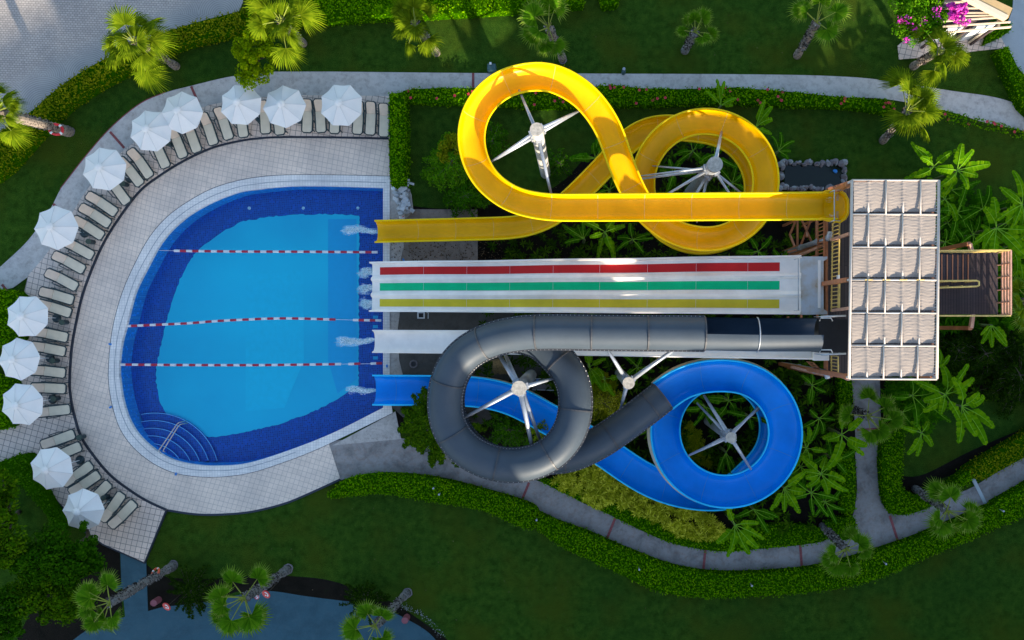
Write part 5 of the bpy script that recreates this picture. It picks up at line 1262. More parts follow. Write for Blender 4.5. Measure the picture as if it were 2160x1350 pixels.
ug = crp([(1010, 520), (1060, 470), (1160, 440), (1240, 350), (1330, 300), (1500, 280), (1600, 330), (1650, 410), (1720, 440), (1780, 500), (1790, 800), (1795, 950), (1770, 960), (1760, 1100)], 3)+crp([(1690, 1120), (1560, 1120), (1440, 1080), (1330, 1040), (1240, 1020), (1160, 960), (1130, 900), (1000, 920), (940, 880), (870, 880), (1010, 700)], 3)
rosettes('undergrowth', ug, 'dim leafy undergrowth covering the soil below the slides', 'under', 1500, 90, (.22, .5), (.1, .7), 8, 'undergrowth')
rosettes('undergrowth', [(1985, 690), (2200, 700), (2200, 830), (2060, 850), (1985, 820)], 'dark undergrowth right of the canopy', 'under', 260, 91, (.2, .45), (.1, .6), 8, 'undergrowth')
rosettes('undergrowth', [(1985, 400), (2060, 400), (2110, 440), (2200, 430), (2200, 690), (1985, 700)], 'leafy undergrowth among the banana plants at the right', 'bananad', 420, 92, (.25, .55), (.3, .9), 7, 'undergrowth')
rosettes('undergrowth', [(1870, 805), (1985, 800), (2010, 860), (1960, 920), (1900, 910), (1870, 860)], 'leafy undergrowth below the canopy corner', 'bananad', 160, 93, (.25, .5), (.3, .9), 7, 'undergrowth')

# fan palms
def frond(mb, o, az, el, Lp, Rf, rng, droop, rollm=.85, wide=0):
    d = Vector((math.cos(az), math.sin(az), 0)); s = Vector((-math.sin(az), math.cos(az), 0)); pts = []
    for k in range(6):
        f = k/5; pts.append(o+d*Lp*f*math.cos(el*.6)+Vector((0, 0, Lp*(math.sin(el)*f-droop*.30*f*f))))
    mb.tube(pts, [.035, .03, .027, .024, .02, .015], 4, mi=1)
    hub = pts[-1]; slope = math.sin(el)-droop*.6; up0 = Vector((0, 0, 1)); dirv = (d+Vector((0, 0, slope))).normalized(); nrm = s.cross(dirv)*-1
    if nrm.z < 0: nrm = -nrm
    nseg = 30; span = math.radians(rng.uniform(165, 235)+wide); roll = rng.uniform(-rollm, rollm); sx = (s*math.cos(roll)+nrm*math.sin(roll)).normalized(); nrm = dirv.cross(sx); nrm = nrm if nrm.z > 0 else -nrm
    curl = rng.uniform(.25, .6)*(.5 if wide else 1)
    def pt(a, r, lift=0):
        c = math.cos(a); q = hub+dirv*(r*c)+sx*(r*math.sin(a)); return q+nrm*(lift-.22*abs(math.sin(a))*r*.5)+Vector((0, 0, -curl*(r/Rf)**2.2*Rf*.42))
    for k in range(nseg):
        a0 = -span/2+span*k/nseg; a1 = a0+span/nseg; am = (a0+a1)/2; RL = Rf*(1-.22*(abs(am)/(span/2))**2)*rng.uniform(.9, 1.08); rm = RL*(.70 if wide else .56); da = (a1-a0)*.5
        z = .018
        A = hub; B0 = pt(a0, rm*.5, -z); B1 = pt(am, rm*.5, z); B2 = pt(a1, rm*.5, -z); C0 = pt(a0, rm, -z); C1 = pt(am, rm, z); C2 = pt(a1, rm, -z)
        D0 = pt(am-da*.45, RL*.86, -.01); D2 = pt(am+da*.45, RL*.86, -.01); D1 = pt(am+rng.uniform(-.03, .03), RL*1.12)+Vector((0, 0, -.10*Rf*rng.uniform(.4, 1.6)))
        mb.add([A, B0, B1, B2, C0, C1, C2, D0, D2, D1], [(0, 1, 2), (0, 2, 3), (1, 4, 5, 2), (2, 5, 6, 3), ], 0)
        mb.add([C0, C1, C2, D0, D2, D1], [(0, 3, 5, 1), (1, 5, 4, 2)], 2 if wide else 0)
def palm(label, base, crown, zt, reach, nf, seed, mat='palm', bark='bark', tr=.17, angles=None, stub=True):
    rng = random.Random(seed); b = W(*base, 0); c = W(*crown, zt)-b; t = thing('fan_palm', label, 'palm tree', (b.x, b.y, 0), 0, 'fan palms')
    mb = MB(); pts = []; rs = []; n = 26
    for k in range(n+1):
        f = k/n; pts.append(Vector((c.x*f, c.y*f, zt*f))+Vector((.05*math.sin(3*f), .04*math.sin(4*f+1), 0))*f); rs.append(tr*(1.35-.45*f if f < .15 else 1.02+.12*(f > .6))*(1+.10*(k % 2)))
    mb.tube(pts, rs, 12); mb.build('trunk', M[bark], t)
    if stub:      # old leaf bases
        m2 = MB()
        for k in range(int(zt*60)):
            f = rng.uniform(.22, 1.0); a = rng.uniform(0, 6.28); q = Vector((c.x*f, c.y*f, zt*f)); d = Vector((math.cos(a), math.sin(a), .55)); s = Vector((-math.sin(a), math.cos(a), 0))*.05; r_ = tr*1.0
            m2.add([q+d*r_-s, q+d*r_+s, q+d*(r_+rng.uniform(.06, .13))+s*.5, q+d*(r_+.1)-s*.5], [(0, 1, 2, 3)])
        m2.build('leaf_bases', M['petiole'] if False else M['stubm'], t)['kind'] = 'stuff'
    mb = MB(); o = Vector((c.x, c.y, zt))
    for k in range(nf):
        az = (angles[k % len(angles)] if angles else 2*math.pi*(k+.5*rng.random())/nf); az = math.radians(az) if angles else az
        lay = k % 3; el = (.15, .55, .95)[lay] if nf > 7 else rng.choice((.15, .4, .7)); el += rng.uniform(-.1, .1)
        Rf = reach*rng.uniform(.34, .50); frond(mb, o, az+rng.uniform(-.3, .3), el+rng.uniform(-.25, .25), (reach*(.56, .40, .14)[lay] if nf > 9 else reach*.52)*rng.uniform(.8, 1.12), Rf*(1 if nf > 9 else .98), rng, rng.uniform(.3, 1.1) if nf > 9 else rng.uniform(.15, .5), .85 if nf > 9 else .4, 0 if nf > 9 else 50)
    for k in range(3):
        az = rng.uniform(0, 6.28); mb.tube([o, o+Vector((math.cos(az)*.2, math.sin(az)*.2, .7))], [.03, .008], 4, mi=1)
    mb.build('crown', [M[mat], M['petiole'], M['tip']], t); return t
M['stubm'] = mat_leaf('leaf_base', (.02, .016, .014), (.20, .17, .15), (.65, .60, .55), .8, 0)
palm('large sunlit fan palm with leaning trunk over the cobbled square hedge', (372, 140), (284, 88), 4.2, 2.3, 12, 101, angles=None)
palm('full sunlit fan palm over the bright bushy tree', (640, 92), (594, 46), 4.8, 2.3, 12, 102, stub=True)
palm('sunlit fan palm at the top edge, third from the left', (921, 112), (876, 50), 4.3, 1.75, 12, 103, angles=[150, 205, 260, 290, 80, 110, 240, 60, 180, 320, 130, 280])
palm('fan palm directly above the large yellow loop', (1187, 124), (1157, 58), 4.3, 1.95, 9, 104, 'palm_shaded', angles=[135, 80, 215, 300, 110, 245, 275, 60, 160])
palm('small fan palm on the top lawn with a stubby dark trunk', (1444, 108), (1466, 68), 2.4, 1.4, 6, 105, 'palm_shaded', angles=[85, 165, 340, 110, 55, 320], bark='bark2')
palm('small fan palm on the top lawn right of the stubby one', (1681, 118), (1722, 47), 3.4, 1.75, 6, 106, 'palm_shaded', angles=[10, 85, 130, 60, 300, 155])
palm('sunlit fan palm in front of the white pavilion', (1926, 140), (1980, 108), 3.6, 2.1, 12, 107, 'palm', angles=[120, 70, 20, 350, 320, 300, 270, 285, 155, 100, 335, 5])
palm('tall fan palm standing across the upper right path', (1862, 297), (1912, 234), 4.4, 2.35, 11, 108, 'palm', angles=[110, 60, 35, 10, 345, 300, 320, 90, 240, 20, 50])
palm('half hidden fan palm at the left edge carrying a red lifebuoy', (146, 278), (-8, 236), 5.6, 1.95, 11, 109, 'palm', tr=.23)
palm('dim fan palm over the upright path below the canopy', (1789, 859), (1829, 877), 4.0, 1.95, 7, 110, 'palm_shaded', angles=[95, 10, 175, 300, 275, 325, 30], bark='bark2')
palm('dim fan palm over the right end of the garden path', (1930, 1031), (1997, 1077), 3.4, 1.85, 8, 111, 'palm_shaded', angles=[120, 20, 350, 285, 230, 200, 315, 80], bark='bark2')
palm('dim fan palm at the foot of the upright path', (1734, 1109), (1783, 1158), 3.0, 1.8, 7, 112, 'palm_shaded', angles=[75, 5, 215, 260, 290, 185, 30], bark='bark2')
palm('leaning fan palm at lower left with an orange lifebuoy', (366, 1194), (232, 1270), 5.2, 1.9, 7, 113, 'palm_shaded', angles=[150, 95, 230, 250, 310, 190, 130], bark='bark2', tr=.19)
palm('leaning fan palm over the road with two signs on its trunk', (606, 1202), (516, 1260), 4.4, 2.1, 9, 114, 'palm_shaded', angles=[70, 120, 150, 180, 215, 240, 285, 300, 200], bark='bark2', tr=.19)
palm('fan palm over the road at the bottom centre', (858, 1252), (792, 1318), 3.9, 1.8, 7, 115, 'palm_shaded', angles=[115, 60, 200, 240, 290, 330, 170], bark='bark2', tr=.18)
palm('yellowish fan palm at the right edge beside the stair landing', (2130, 640), (2172, 635), 3.2, 1.9, 9, 116, 'palm')

# banana plants
def bleaf(mb, o, az, L, wd, rise, drop, rng, torn=.5):
    d = Vector((math.cos(az), math.sin(az), 0)); n = 20; mid = []; bend = rng.uniform(-.7, .7)
    for k in range(n+1):
        f = k/n; a2 = az+bend*f; mid.append((mid[-1] if mid else o)+Vector((math.cos(a2), math.sin(a2), 0))*(L/n if k else 0)*math.sqrt(max(.15, 1-(rise-2*drop*f)**2*.5))+Vector((0, 0, (L/n if k else 0)*(rise-2*drop*f))))
    roll = rng.uniform(-.3, .3); i0 = 4
    for sg in (-1, 1):
        prev = None
        for k in range(i0, n+1):
            f = (k-i0)/(n-i0); t = (mid[min(k+1, n)]-mid[max(k-1, 0)]).normalized(); s = t.cross(Vector((0, 0, 1))).normalized()*sg
            wv = wd*(min(1, f/.12)**.7)*(max(0, 1-f)**.25)*(1.06-.2*f) if f < 1 else .01
            tear = 1-(rng.random() < torn*.5)*rng.uniform(.1, .5)
            s2 = s*math.cos(roll)+Vector((0, 0, 1))*math.sin(roll*sg-.12)
            e0 = mid[k]+s2*wv*tear+t*wv*.25; e1 = mid[k]+s2*wv*(.9 if rng.random() < torn*.6 else 1)-t*.004+t*wv*.25+Vector((0, 0, rng.uniform(-.02, .02)*torn))
            if prev: mb.add([mid[k-1], mid[k], e0, prev], [(0, 1, 2, 3)], 0)
            prev = e1 if rng.random() < torn*.7 else e0
    mb.tube([m+Vector((0, 0, .008)) for m in mid[:n]], [.028*(1-k/n*.75) for k in range(n)], 4, mi=1)
def banana(label, c, z, L, nl, seed, mat='banana', a0=0, spread=360, wd=None, angles=None):
    rng = random.Random(seed); p = W(*c, z); t = thing('banana_plant', label, 'banana plant', (p.x, p.y, 0), 0, 'banana plants')
    mb = MB(); mb.tube([(0, 0, 0), (.02, .01, z*.5), (0, 0, z-.05)], [.11, .085, .05], 8); mb.build('stem', M['bstem'], t, True)
    mb = MB()
    for k in range(nl):
        az = math.radians(angles[k]) if angles else math.radians(a0+spread*(k+rng.uniform(-.5, .5))/nl)
        Lk = L*rng.uniform(.65, 1.4); bleaf(mb, Vector((0, 0, z-.1)), az, Lk, (wd or L*.155)*rng.uniform(.85, 1.15), rng.uniform(.35, .8), rng.uniform(.3, .65), rng, rng.choice((.1, .4, .8)))
    mb.build('leaves', [M[mat], M['rib']], t); return t
M['bstem'] = plain('banana_stem', (.10, .14, .04), .6, .3, 6)
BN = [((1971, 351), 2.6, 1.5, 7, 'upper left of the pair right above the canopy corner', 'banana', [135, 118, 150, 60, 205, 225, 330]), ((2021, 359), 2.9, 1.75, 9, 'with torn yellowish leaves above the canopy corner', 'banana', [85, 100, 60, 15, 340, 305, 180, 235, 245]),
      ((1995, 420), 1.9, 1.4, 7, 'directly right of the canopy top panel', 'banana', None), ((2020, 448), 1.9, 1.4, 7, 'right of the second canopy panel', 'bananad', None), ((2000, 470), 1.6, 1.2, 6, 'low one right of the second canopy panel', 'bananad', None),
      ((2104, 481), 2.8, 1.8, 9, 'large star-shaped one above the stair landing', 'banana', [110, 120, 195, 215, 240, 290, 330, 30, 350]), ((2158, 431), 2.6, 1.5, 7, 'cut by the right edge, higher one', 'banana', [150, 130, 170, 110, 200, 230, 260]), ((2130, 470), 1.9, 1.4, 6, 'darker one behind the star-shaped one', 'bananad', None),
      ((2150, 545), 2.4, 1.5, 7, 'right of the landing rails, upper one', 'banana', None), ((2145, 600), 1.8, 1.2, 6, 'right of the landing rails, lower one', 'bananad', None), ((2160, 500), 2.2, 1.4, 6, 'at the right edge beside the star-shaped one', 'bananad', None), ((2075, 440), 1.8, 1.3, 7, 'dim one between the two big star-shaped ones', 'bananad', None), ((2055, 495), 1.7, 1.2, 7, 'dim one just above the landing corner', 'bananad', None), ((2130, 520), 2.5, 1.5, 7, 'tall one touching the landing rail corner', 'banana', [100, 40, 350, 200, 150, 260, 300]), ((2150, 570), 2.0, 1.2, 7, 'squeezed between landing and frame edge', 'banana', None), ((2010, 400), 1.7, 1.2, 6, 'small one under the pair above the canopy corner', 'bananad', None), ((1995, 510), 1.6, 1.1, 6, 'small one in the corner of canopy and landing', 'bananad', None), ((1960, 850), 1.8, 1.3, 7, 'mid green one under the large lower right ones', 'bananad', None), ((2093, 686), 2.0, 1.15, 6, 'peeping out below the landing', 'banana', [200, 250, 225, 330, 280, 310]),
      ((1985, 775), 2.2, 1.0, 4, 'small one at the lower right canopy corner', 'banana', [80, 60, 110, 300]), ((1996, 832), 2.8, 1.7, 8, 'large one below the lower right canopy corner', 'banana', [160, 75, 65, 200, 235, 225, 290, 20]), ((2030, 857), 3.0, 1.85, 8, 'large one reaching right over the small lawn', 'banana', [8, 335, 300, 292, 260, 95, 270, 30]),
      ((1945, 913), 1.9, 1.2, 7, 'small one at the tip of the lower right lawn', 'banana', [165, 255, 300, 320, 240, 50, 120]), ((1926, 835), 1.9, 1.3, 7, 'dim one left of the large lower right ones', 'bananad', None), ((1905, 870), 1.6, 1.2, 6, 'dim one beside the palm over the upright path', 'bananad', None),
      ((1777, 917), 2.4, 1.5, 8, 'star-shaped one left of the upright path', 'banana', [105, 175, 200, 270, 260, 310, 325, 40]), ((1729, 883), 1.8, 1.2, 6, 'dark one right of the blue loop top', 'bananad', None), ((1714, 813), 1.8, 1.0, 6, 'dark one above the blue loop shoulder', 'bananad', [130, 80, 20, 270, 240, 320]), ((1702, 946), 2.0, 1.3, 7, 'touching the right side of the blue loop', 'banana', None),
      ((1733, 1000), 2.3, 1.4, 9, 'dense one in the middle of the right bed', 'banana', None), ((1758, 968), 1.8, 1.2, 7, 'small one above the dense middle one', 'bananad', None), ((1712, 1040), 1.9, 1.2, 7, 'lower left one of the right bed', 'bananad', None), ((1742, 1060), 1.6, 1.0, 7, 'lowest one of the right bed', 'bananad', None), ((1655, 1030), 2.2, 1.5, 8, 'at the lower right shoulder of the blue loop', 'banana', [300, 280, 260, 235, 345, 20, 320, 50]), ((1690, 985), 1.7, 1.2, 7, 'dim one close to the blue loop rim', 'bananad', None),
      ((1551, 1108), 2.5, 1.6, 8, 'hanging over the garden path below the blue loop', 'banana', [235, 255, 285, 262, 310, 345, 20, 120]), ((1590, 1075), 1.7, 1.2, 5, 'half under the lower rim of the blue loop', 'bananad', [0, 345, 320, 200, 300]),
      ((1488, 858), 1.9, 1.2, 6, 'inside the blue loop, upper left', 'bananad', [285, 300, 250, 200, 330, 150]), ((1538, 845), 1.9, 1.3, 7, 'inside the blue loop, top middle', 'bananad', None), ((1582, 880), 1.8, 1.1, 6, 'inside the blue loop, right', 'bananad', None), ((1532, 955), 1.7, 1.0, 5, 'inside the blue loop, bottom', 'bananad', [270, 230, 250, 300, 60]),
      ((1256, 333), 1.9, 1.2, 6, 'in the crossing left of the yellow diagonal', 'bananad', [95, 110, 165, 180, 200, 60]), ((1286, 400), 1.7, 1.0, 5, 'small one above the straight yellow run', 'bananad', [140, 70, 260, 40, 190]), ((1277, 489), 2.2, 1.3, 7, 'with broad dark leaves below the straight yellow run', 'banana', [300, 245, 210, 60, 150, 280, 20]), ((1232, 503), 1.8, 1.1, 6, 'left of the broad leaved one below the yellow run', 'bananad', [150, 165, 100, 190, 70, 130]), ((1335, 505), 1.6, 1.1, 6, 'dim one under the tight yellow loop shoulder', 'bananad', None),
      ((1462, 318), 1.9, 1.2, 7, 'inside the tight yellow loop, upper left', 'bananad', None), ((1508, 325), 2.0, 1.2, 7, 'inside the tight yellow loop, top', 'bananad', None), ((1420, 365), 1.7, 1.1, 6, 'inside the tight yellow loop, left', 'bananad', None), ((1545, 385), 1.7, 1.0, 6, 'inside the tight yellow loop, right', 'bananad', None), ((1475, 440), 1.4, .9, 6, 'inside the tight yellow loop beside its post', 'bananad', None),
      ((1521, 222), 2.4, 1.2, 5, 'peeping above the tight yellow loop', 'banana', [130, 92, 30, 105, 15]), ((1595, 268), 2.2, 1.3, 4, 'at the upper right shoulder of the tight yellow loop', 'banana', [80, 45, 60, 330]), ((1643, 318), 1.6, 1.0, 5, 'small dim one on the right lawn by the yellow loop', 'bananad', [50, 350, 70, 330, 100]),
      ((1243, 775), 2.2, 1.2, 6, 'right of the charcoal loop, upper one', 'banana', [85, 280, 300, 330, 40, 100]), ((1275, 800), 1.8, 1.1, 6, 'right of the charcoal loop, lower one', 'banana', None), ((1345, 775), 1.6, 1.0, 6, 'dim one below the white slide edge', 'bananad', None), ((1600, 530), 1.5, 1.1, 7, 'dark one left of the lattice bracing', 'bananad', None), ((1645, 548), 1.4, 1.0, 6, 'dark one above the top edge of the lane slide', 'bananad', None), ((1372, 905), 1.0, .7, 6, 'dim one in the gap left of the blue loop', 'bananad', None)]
for i, (c, z, L, nl, lab, mt, an) in enumerate(BN):
    banana('banana plant ' + lab, c, z, L, nl, 200+i, mt, R.uniform(0, 360), 360, None, an)

# ================================================================== ROCKS, PAVILION AND SMALL THINGS
def rock(c, r, seed, mi_mat, name='rock', parent=None, flat=.6):
    bm = bmesh.new(); bmesh.ops.create_icosphere(bm, subdivisions=2, radius=1); rg = random.Random(seed); pl = [(Vector((rg.gauss(0, 1), rg.gauss(0, 1), rg.gauss(0, 1))).normalized(), rg.uniform(.55, .9)) for _ in range(9)]
    for v in bm.verts:
        for n_, d_ in pl:
            e = v.co.dot(n_)-d_
            if e > 0: v.co -= n_*e
    bm.verts.ensure_lookup_table()
    M_ = Matrix.Rotation(rg.uniform(0, 6), 4, 'Z')
    for v in bm.verts: v.co = Vector(c)+M_ @ Vector((v.co.x*r*rg.uniform(.95, 1.05), v.co.y*r*.75, v.co.z*r*flat))
    me = bpy.data.meshes.new(name); bm.to_mesh(me); bm.free(); me.materials.append(mi_mat); o = bpy.data.objects.new(name, me); COL.objects.link(o)
    if parent: o.parent = parent
    return o
rp = thing('rock_pile', 'pale heap of broken stone slabs beside the pool corner', 'rock pile')
rg = random.Random(9)
for k in range(46):
    x, y = rg.gauss(851, 7), rg.uniform(385, 452); x += (y-385)*.06
    p = W(x, y, .35); mb = MB(); mt = Matrix.Rotation(rg.uniform(0, 3), 4, 'Z') @ Matrix.Rotation(rg.uniform(-.5, .5), 4, 'X') @ Matrix.Rotation(rg.uniform(-.4, .4), 4, 'Y')
    mb.box((p.x, p.y, rg.uniform(.12, .55)), (rg.uniform(.2, .5), rg.uniform(.12, .3), rg.uniform(.06, .14)), mat=mt); mb.build('stone', M['palerock'] if 'palerock' in M else M.setdefault('palerock', mat_concrete('pale_rock', (.50, .52, .53), .35, 3, (.4, .4, .38))), rp)
pd = thing('rock_pond', 'small dark pond walled with rough grey rocks above the tower', 'pond')
mb = MB(); mb.prism([W2(p, .1) for p in ((1655, 345), (1778, 345), (1778, 395), (1655, 395))], .0, .1); mb.build('pond_water', plain('pond_dark', (.006, .012, .006), .08), pd)
k = 0
for (x0, y0), (x1, y1), n in (((1652, 343), (1785, 343), 22), ((1783, 343), (1783, 395), 9), ((1655, 395), (1780, 397), 19), ((1650, 345), (1650, 395), 7)):
    for q in range(n):
        t = q/(n-1); p = W(x0+(x1-x0)*t+rg.uniform(-3, 3), y0+(y1-y0)*t+rg.uniform(-3, 3), .3); rock((p.x, p.y, .15), rg.uniform(.14, .26), 300+k, M['rock2'] if q % 3 else M['rock'], 'rock', pd, 1.0); k += 1
p = W(1764, 360, .3); tag(rock((p.x, p.y, .15), .16, 400, M['bluep'], 'jug'), 'crumpled light blue plastic jug floating in the rock pond', 'jug')
# round pads and small things near the pool
for (x, y, r_, lab) in ((831, 396, .18, 'white round skimmer lid at the pool corner'), (848, 457, .19, 'white domed lid with a red dot beside the yellow slide')):
    p = W(x, y, .1); t = thing('lid', lab, 'lid', (p.x, p.y, .03)); mb = MB(); mb.cyl((0, 0, 0), r_, .10, 24, r2=r_*.9); mb.build('rim', M['whitep'], t)
    mb = MB(); mb.cyl((0, 0, .10), r_*.82, .03, 24, r2=r_*.6); mb.build('dome', M['whitep'], t)
    if y > 450: mb = MB(); mb.cyl((.08, .0, .12), .04, .03, 10); mb.build('dot', M['redp'], t)
p = W(888, 665, .1); t = thing('drain_box', 'small white square drain box below the lane slide', 'drain'); mb = MB()
for dx, dy, sx, sy in ((0, .16, .42, .07), (0, -.16, .42, .07), (.18, 0, .07, .26), (-.18, 0, .07, .26)): mb.box((p.x+dx, p.y+dy, .06), (sx, sy, .12))
mb.build('frame', M['whitep'], t); mb = MB(); mb.box((p.x, p.y, .03), (.3, .26, .03)); mb.build('grate', M['black'], t)
mb = MB(); q = W(902, 665, .3); mb.tube([q+Vector((-.05, .15, 0)), q+Vector((.06, .15, .1)), q+Vector((.05, -.2, .1))], .02, 6); tag(mb.build('handle_bar', M['whitep'], None, True), 'thin bent white bar beside the square drain box', 'bar')
p = W(872, 768, .1); t = thing('manhole', 'round dark manhole in the dark concrete under the slides', 'manhole'); mb = MB(); mb.tube([(p.x+.2*math.cos(a*math.pi/8), p.y+.2*math.sin(a*math.pi/8), .04) for a in range(16)], .05, 6, closed=True); mb.build('ring', M['rock2'], t); mb = MB(); mb.cyl((p.x, p.y, .01), .17, .02, 16); mb.build('hole', M['black'], t)
for i, (x, y, c, lab) in enumerate(((816, 772, 'bluep', 'small blue clip on the pool edge beside the blue flume'), (851, 548, 'bluep', 'small blue scrap on the concrete under the yellow slide'), (232, 726, 'bluep', 'small bright blue tab on the left pool rim, upper one'), (233, 859, 'bluep', 'small bright blue tab on the left pool rim, middle one'), (371, 1000, 'bluep', 'small bright blue tab on the lower pool rim'))):
    p = W(x, y, .1); mb = MB(); mb.box((p.x, p.y, .09), (.10, .16, .04), rz=i*.7); tag(mb.build('blue_tab', M[c], None), lab, 'tab', 'blue tabs on the pool rim' if i > 1 else None)
p = W(1054, 772, .8); t = thing('straw_shelter', 'small straw-roofed shelter seen through the charcoal loop', 'shelter')
mb = MB(); rg = random.Random(4)
for k in range(90):
    a = rg.uniform(-.35, .35); x = p.x+rg.uniform(-.36, .36); y0 = p.y+.35; mb.bar((x, y0, 1.15), (x+a*.3, y0-rg.uniform(.6, .85), .75), .035, .02)
mb.build('thatch', M['straw'], t); mb = MB()
for dx in (-.35, .35):
    for dy in (-.3, .3): mb.bar((p.x+dx, p.y+dy, 0), (p.x+dx, p.y+dy, 1.0), .05)
mb.bar((p.x-.5, p.y+.3, 1.2), (p.x+.5, p.y+.55, 1.3), .05); mb.build('poles', M['straw'], t)
p = W(1143, 810, .5); t = thing('equipment_box', 'grey equipment box with a blue lid seen through the charcoal loop', 'box'); mb = MB(); mb.box((p.x, p.y, .25), (1.1, .6, .5)); mb.build('case', M['rock2'], t, bevel=.02); mb = MB(); mb.box((p.x-.2, p.y+.15, .52), (.25, .22, .06)); mb.build('lid', M['bluep'], t); mb = MB(); mb.bar((p.x-.55, p.y+.31, .55), (p.x+.55, p.y+.31, .55), .04); mb.bar((p.x-.55, p.y-.32, .55), (p.x+.7, p.y-.36, .55), .04); mb.build('pipes', M['galv'], t)
# garden lights and boxes
for i, (x, y, lab) in enumerate(((915, 1029, 'in the bright hedge by the deck corner'), (927, 1042, 'beside the hedge light near the deck corner'), (1132, 1096, 'where the bright hedge meets the long one'), (1348, 1200, 'in the long hedge below the golden shrubs'), (1585, 1234, 'in the long hedge below the hanging banana plant'), (1867, 1188, 'in the long hedge right of the small palm'), (2114, 1077, 'in the hedge at the far right'))):
    p = W(x, y, .9); t = thing('garden_light', 'small pale garden light ' + lab, 'garden light', (p.x, p.y, 0), 0, 'garden lights'); mb = MB(); mb.cyl((0, 0, 0), .03, .9, 8); mb.build('stake', M['galv'], t); mb = MB(); mb.cyl((0, 0, .9), .04, .12, 12, r2=.05); mb.cyl((0, 0, 1.02), .055, .02, 12); mb.build('head', M['galv'], t)
p = W(1316, 148, .5); t = thing('bollard_light', 'small grey bollard light beside the top path', 'bollard light', (p.x, p.y, 0)); mb = MB(); mb.cyl((0, 0, 0), .12, .45, 12); mb.build('body', M['teal'], t, bevel=.01); mb = MB(); mb.cyl((0, .05, .45), .08, .16, 12); mb.build('lamp_head', M['galv'], t)
p = W(1037, 143, .4); t = thing('cable_box', 'teal cable box on the lawn left of the yellow loop top', 'cable box', (p.x, p.y, 0)); mb = MB(); mb.box((0, 0, .25), (.48, .42, .5)); mb.build('body', M['teal'], t, bevel=.02); mb = MB(); mb.box((-.05, .2, .53), (.12, .12, .1)); mb.build('switch', M['whitep'], t)
# lifebuoys
def buoy(c, z, r, label, mat, tilt, rz):
    p = W(*c, z); t = thing('lifebuoy', label, 'lifebuoy', (p.x, p.y, z)); Mx = Matrix.Rotation(rz, 4, 'Z') @ Matrix.Rotation(tilt, 4, 'Y')
    P = [Mx @ Vector((r*math.cos(2*math.pi*k/32), r*math.sin(2*math.pi*k/32), 0)) for k in range(32)]; mb = MB(); mb.tube(P, r*.24, 10, closed=True); mb.build('ring', M[mat], t, True)
    for k in range(4):
        i = k*8+3; mb = MB(); mb.tube([P[(i-1) % 32], P[i], P[(i+1) % 32]], r*.255, 10); mb.build('band', M['whitep'], t, True)
buoy((118, 273), 1.6, .30, 'red lifebuoy with white bands tied to the leaning left palm', 'redp', .5, .3)
buoy((328, 1208), 1.5, .24, 'orange lifebuoy fixed to the lower left leaning palm', 'orangep', .7, 2.2)
# round no-entry like signs and ground drums by the road
def rsign(c, label):
    p = W(*c, 1.2); t = thing('round_sign', label, 'sign', (p.x, p.y, 1.2), 0); Mx = Matrix.Rotation(.5, 4, 'X') @ Matrix.Rotation(.3, 4, 'Y'); rot = t; t.rotation_euler = (.35, -.3, 0)
    mb = MB(); mb.cyl((0, 0, 0), .26, .04, 28); mb.build('disc', M['redp'], t); mb = MB()
    for q in range(7):
        a0 = math.radians(-60+q*24); a1 = math.radians(-60+(q+1)*24); mb.add([(.17*math.cos(a0), .17*math.sin(a0), .046), (.17*math.cos(a1), .17*math.sin(a1), .046), (.10*math.cos(a1), .10*math.sin(a1), .046), (.10*math.cos(a0), .10*math.sin(a0), .046)], [(0, 3, 2, 1)])
    mb.add([(-.08, -.10, .046), (.02, -.10, .046), (.02, -.02, .046), (-.08, -.02, .046)], [(0, 1, 2, 3)]); mb.build('emblem', M['whitep'], t); mb = MB(); mb.cyl((0, 0, -1.2), .015, 1.2, 8); mb.build('pole', M['brown'], t); return t
rsign((352, 1279), 'round red sign with white mark beside the faded drum'); rsign((562, 1253), 'round red sign with white mark on the palm over the road')
p = W(542, 1259, 1.1); t = thing('round_sign', 'small white ringed sign beside the red one on the palm', 'sign', (p.x, p.y, 1.1)); mb = MB(); mb.cyl((0, 0, 0), .14, .03, 20); mb.build('disc', M['whitep'], t); mb = MB(); mb.tube([(.12*math.cos(k*.3927), .12*math.sin(k*.3927), .03) for k in range(16)], .02, 5, closed=True); mb.bar((-.09, -.09, .035), (.09, .09, .035), .03, .02); mb.build('ring_mark', M['redp'], t); mb = MB(); mb.cyl((0, 0, -1.1), .025, 1.1, 8); mb.build('pole', M['galv'], t)
for x, y, lab in ((324, 1272, 'faded red drum by the short grey path'), (854, 1309, 'faded red drum by the bottom centre palm')):
    p = W(x, y, .5); t = thing('drum', lab, 'drum', (p.x, p.y, 0), 0, 'faded drums by the road'); mb = MB(); mb.cyl((0, 0, 0), .19, .5, 20); mb.build('barrel', M['pinkp'], t); mb = MB(); mb.tube([(.18*math.cos(k*.3927), .18*math.sin(k*.3927), .5) for k in range(16)], .018, 5, closed=True); mb.build('lip', M['pinkp'], t)
for x, y, r_, lab in ((366, 1192, .26, 'at the foot of the lower left leaning palm'), (608, 1200, .26, 'at the foot of the palm with two signs'), (860, 1250, .25, 'at the foot of the bottom centre palm'), (1187, 127, .2, 'at the foot of the palm above the yellow loop'), (148, 278, .25, 'at the foot of the palm carrying the red lifebuoy')):
    p = W(x, y, 0); mb = MB(); rg = random.Random(x); mb.tube([(p.x+r_*rg.uniform(.9, 1.1)*math.cos(k*.3927), p.y+r_*rg.uniform(.9, 1.1)*math.sin(k*.3927), .03) for k in range(16)], .045, 6, closed=True); tag(mb.build('tree_ring', M['rock2']), 'rough stone ring ' + lab, 'tree ring', 'stone rings round palm feet')
tag(rock((*W2((68, 1172), .5), .4), .34, 500, M['rock'], 'boulder'), 'pale boulder showing between the lower left trees', 'boulder')
mb = MB(); rg = random.Random(6)
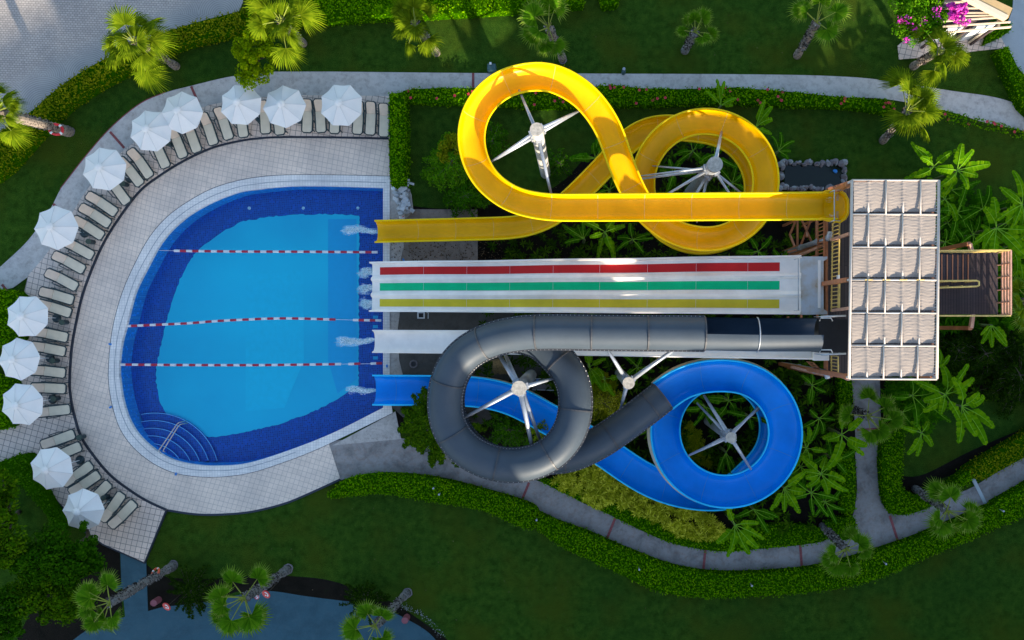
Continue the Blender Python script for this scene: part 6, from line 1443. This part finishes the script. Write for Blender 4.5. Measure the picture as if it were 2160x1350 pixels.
for k in range(130):
    t_ = rg.random(); x, y = 848+t_*85+rg.gauss(0, 4), 1282+t_*t_*62+rg.gauss(0, 4); p = W(x, y, .03); r_ = rg.uniform(.015, .04); mb.add([p+Vector((r_, 0, 0)), p+Vector((0, r_, 0)), p+Vector((-r_, 0, 0)), p+Vector((0, -r_, .0)), p+Vector((0, 0, r_))], [(0, 1, 4), (1, 2, 4), (2, 3, 4), (3, 0, 4)])
o = mb.build('pebbles', M['rock']); tag(o, 'scattered pale pebbles along the bed at the bottom centre', 'pebbles', kind='stuff')
mb = MB()
for (xa, ya, xb, yb, n, s_) in ((862, 500, 1000, 560, 260, .05), (1008, 500, 1060, 600, 260, .04), (826, 480, 870, 640, 90, .05), (1120, 470, 1500, 540, 200, .035), (1150, 340, 1230, 420, 120, .035), (540, 1070, 1500, 1330, 90, .035), (1250, 20, 1850, 140, 50, .035), (170, 180, 480, 330, 30, .035)):
    for k in range(n):
        x, y = xa+(xb-xa)*rg.random()**1.2, ya+(yb-ya)*rg.random(); p = W(x, y, .03); a = rg.uniform(0, 3.14); d = Vector((math.cos(a), math.sin(a), 0))*s_*rg.uniform(.5, 1.4); e = Vector((-d.y, d.x, 0))*.5; mb.add([p-d, p-e+Vector((0, 0, .02)), p+d, p+e+Vector((0, 0, .015))], [(0, 1, 2, 3)])
o = mb.build('leaf_litter', mat_leaf('litter', (.03, .02, .01), (.10, .06, .03), (.26, .19, .12), .8, 0)); tag(o, 'dry fallen leaves scattered over soil and concrete', 'leaf litter', kind='stuff')
# white pavilion
pv = thing('pavilion', 'white pavilion with cream slats and tan roof in the upper right corner', 'pavilion', tuple(W(2060, 30, 0).xy)+(0,)); PO = Vector((pv.location.x, pv.location.y, 0))
def Q(px, py, z): return W(px, py, z)-PO
def flatpoly(L, z0, z1, mat, nm): m = MB(); m.prism([(Q(*p, z1).x, Q(*p, z1).y) for p in L], z0, z1); return m.build(nm, mat, pv)
flatpoly([(1994, -40), (2015, -40), (2100, 0), (2136, 17), (2127, 38), (2062, 0)], 2.9, 3.4, M['tan'], 'roof')
m = MB(); m.bar(Q(2030, -8, 3.3), Q(2122, 39, 3.3), .22, .3); m.build('roof_beam', M['cream'], pv)
for a, b in (((1960, 18), (2064, 18)), ((1960, 28), (2087, 28)), ((1985, 36), (2100, 33)), ((1980, 46), (2109, 37)), ((1978, 57), (2130, 47)), ((1986, 69), (2132, 57))):
    m = MB(); m.bar(Q(*a, 2.9), Q(*b, 2.9), .07, .14); m.build('slat', M['cream'], pv)
for a in (-20, -8, 4): m = MB(); m.bar(Q(1900, a+20, 2.9), Q(2040, a+12, 2.9), .07, .14); m.build('slat', M['cream'], pv)
m = MB(); m.bar(Q(2106, 38, 2.8), Q(2106, 58, 2.8), .12, .12); m.build('cross_beam', M['cream'], pv)
for x, y in ((2047, 58), (2106, 52), (1995, 60)):
    p = Q(x, y, 2.7); m = MB(); m.bar((p.x, p.y, 0), (p.x, p.y, 2.8), .12, .12); m.build('post', M['brownwall'], pv)
# walls: a long front wall in two white pieces with a dark doorway between
for (xa, ya, xb, yb) in ((1990, 60, 2032, 55), (2060, 55, 2110, 48)):
    A, B = Q(xa, ya, 1.9), Q(xb, yb, 1.9); m = MB(); m.bar((A.x, A.y, .95), (B.x, B.y, .95), .16, 1.9); m.build('wall', M['wall'], pv)
A, B = Q(2032, 55, 1.9), Q(2060, 55, 1.9); m = MB(); m.bar((A.x, A.y+.3, .95), (B.x, B.y+.3, .95), .1, 1.9); m.build('door', M['brownwall'], pv)
flatpoly([(1965, -40), (2090, -40), (2095, 30), (2090, 42), (1990, 50), (1965, 40)], .1, 1.5, M['brownwall'], 'inner_room')
A, B = Q(2104, 56, .9), Q(2060, 78, .9); m = MB(); m.bar((A.x, A.y, .45), (B.x, B.y, .45), .12, .9); m.build('side_wall', M['cream'], pv)
print('objects', len(bpy.data.objects))
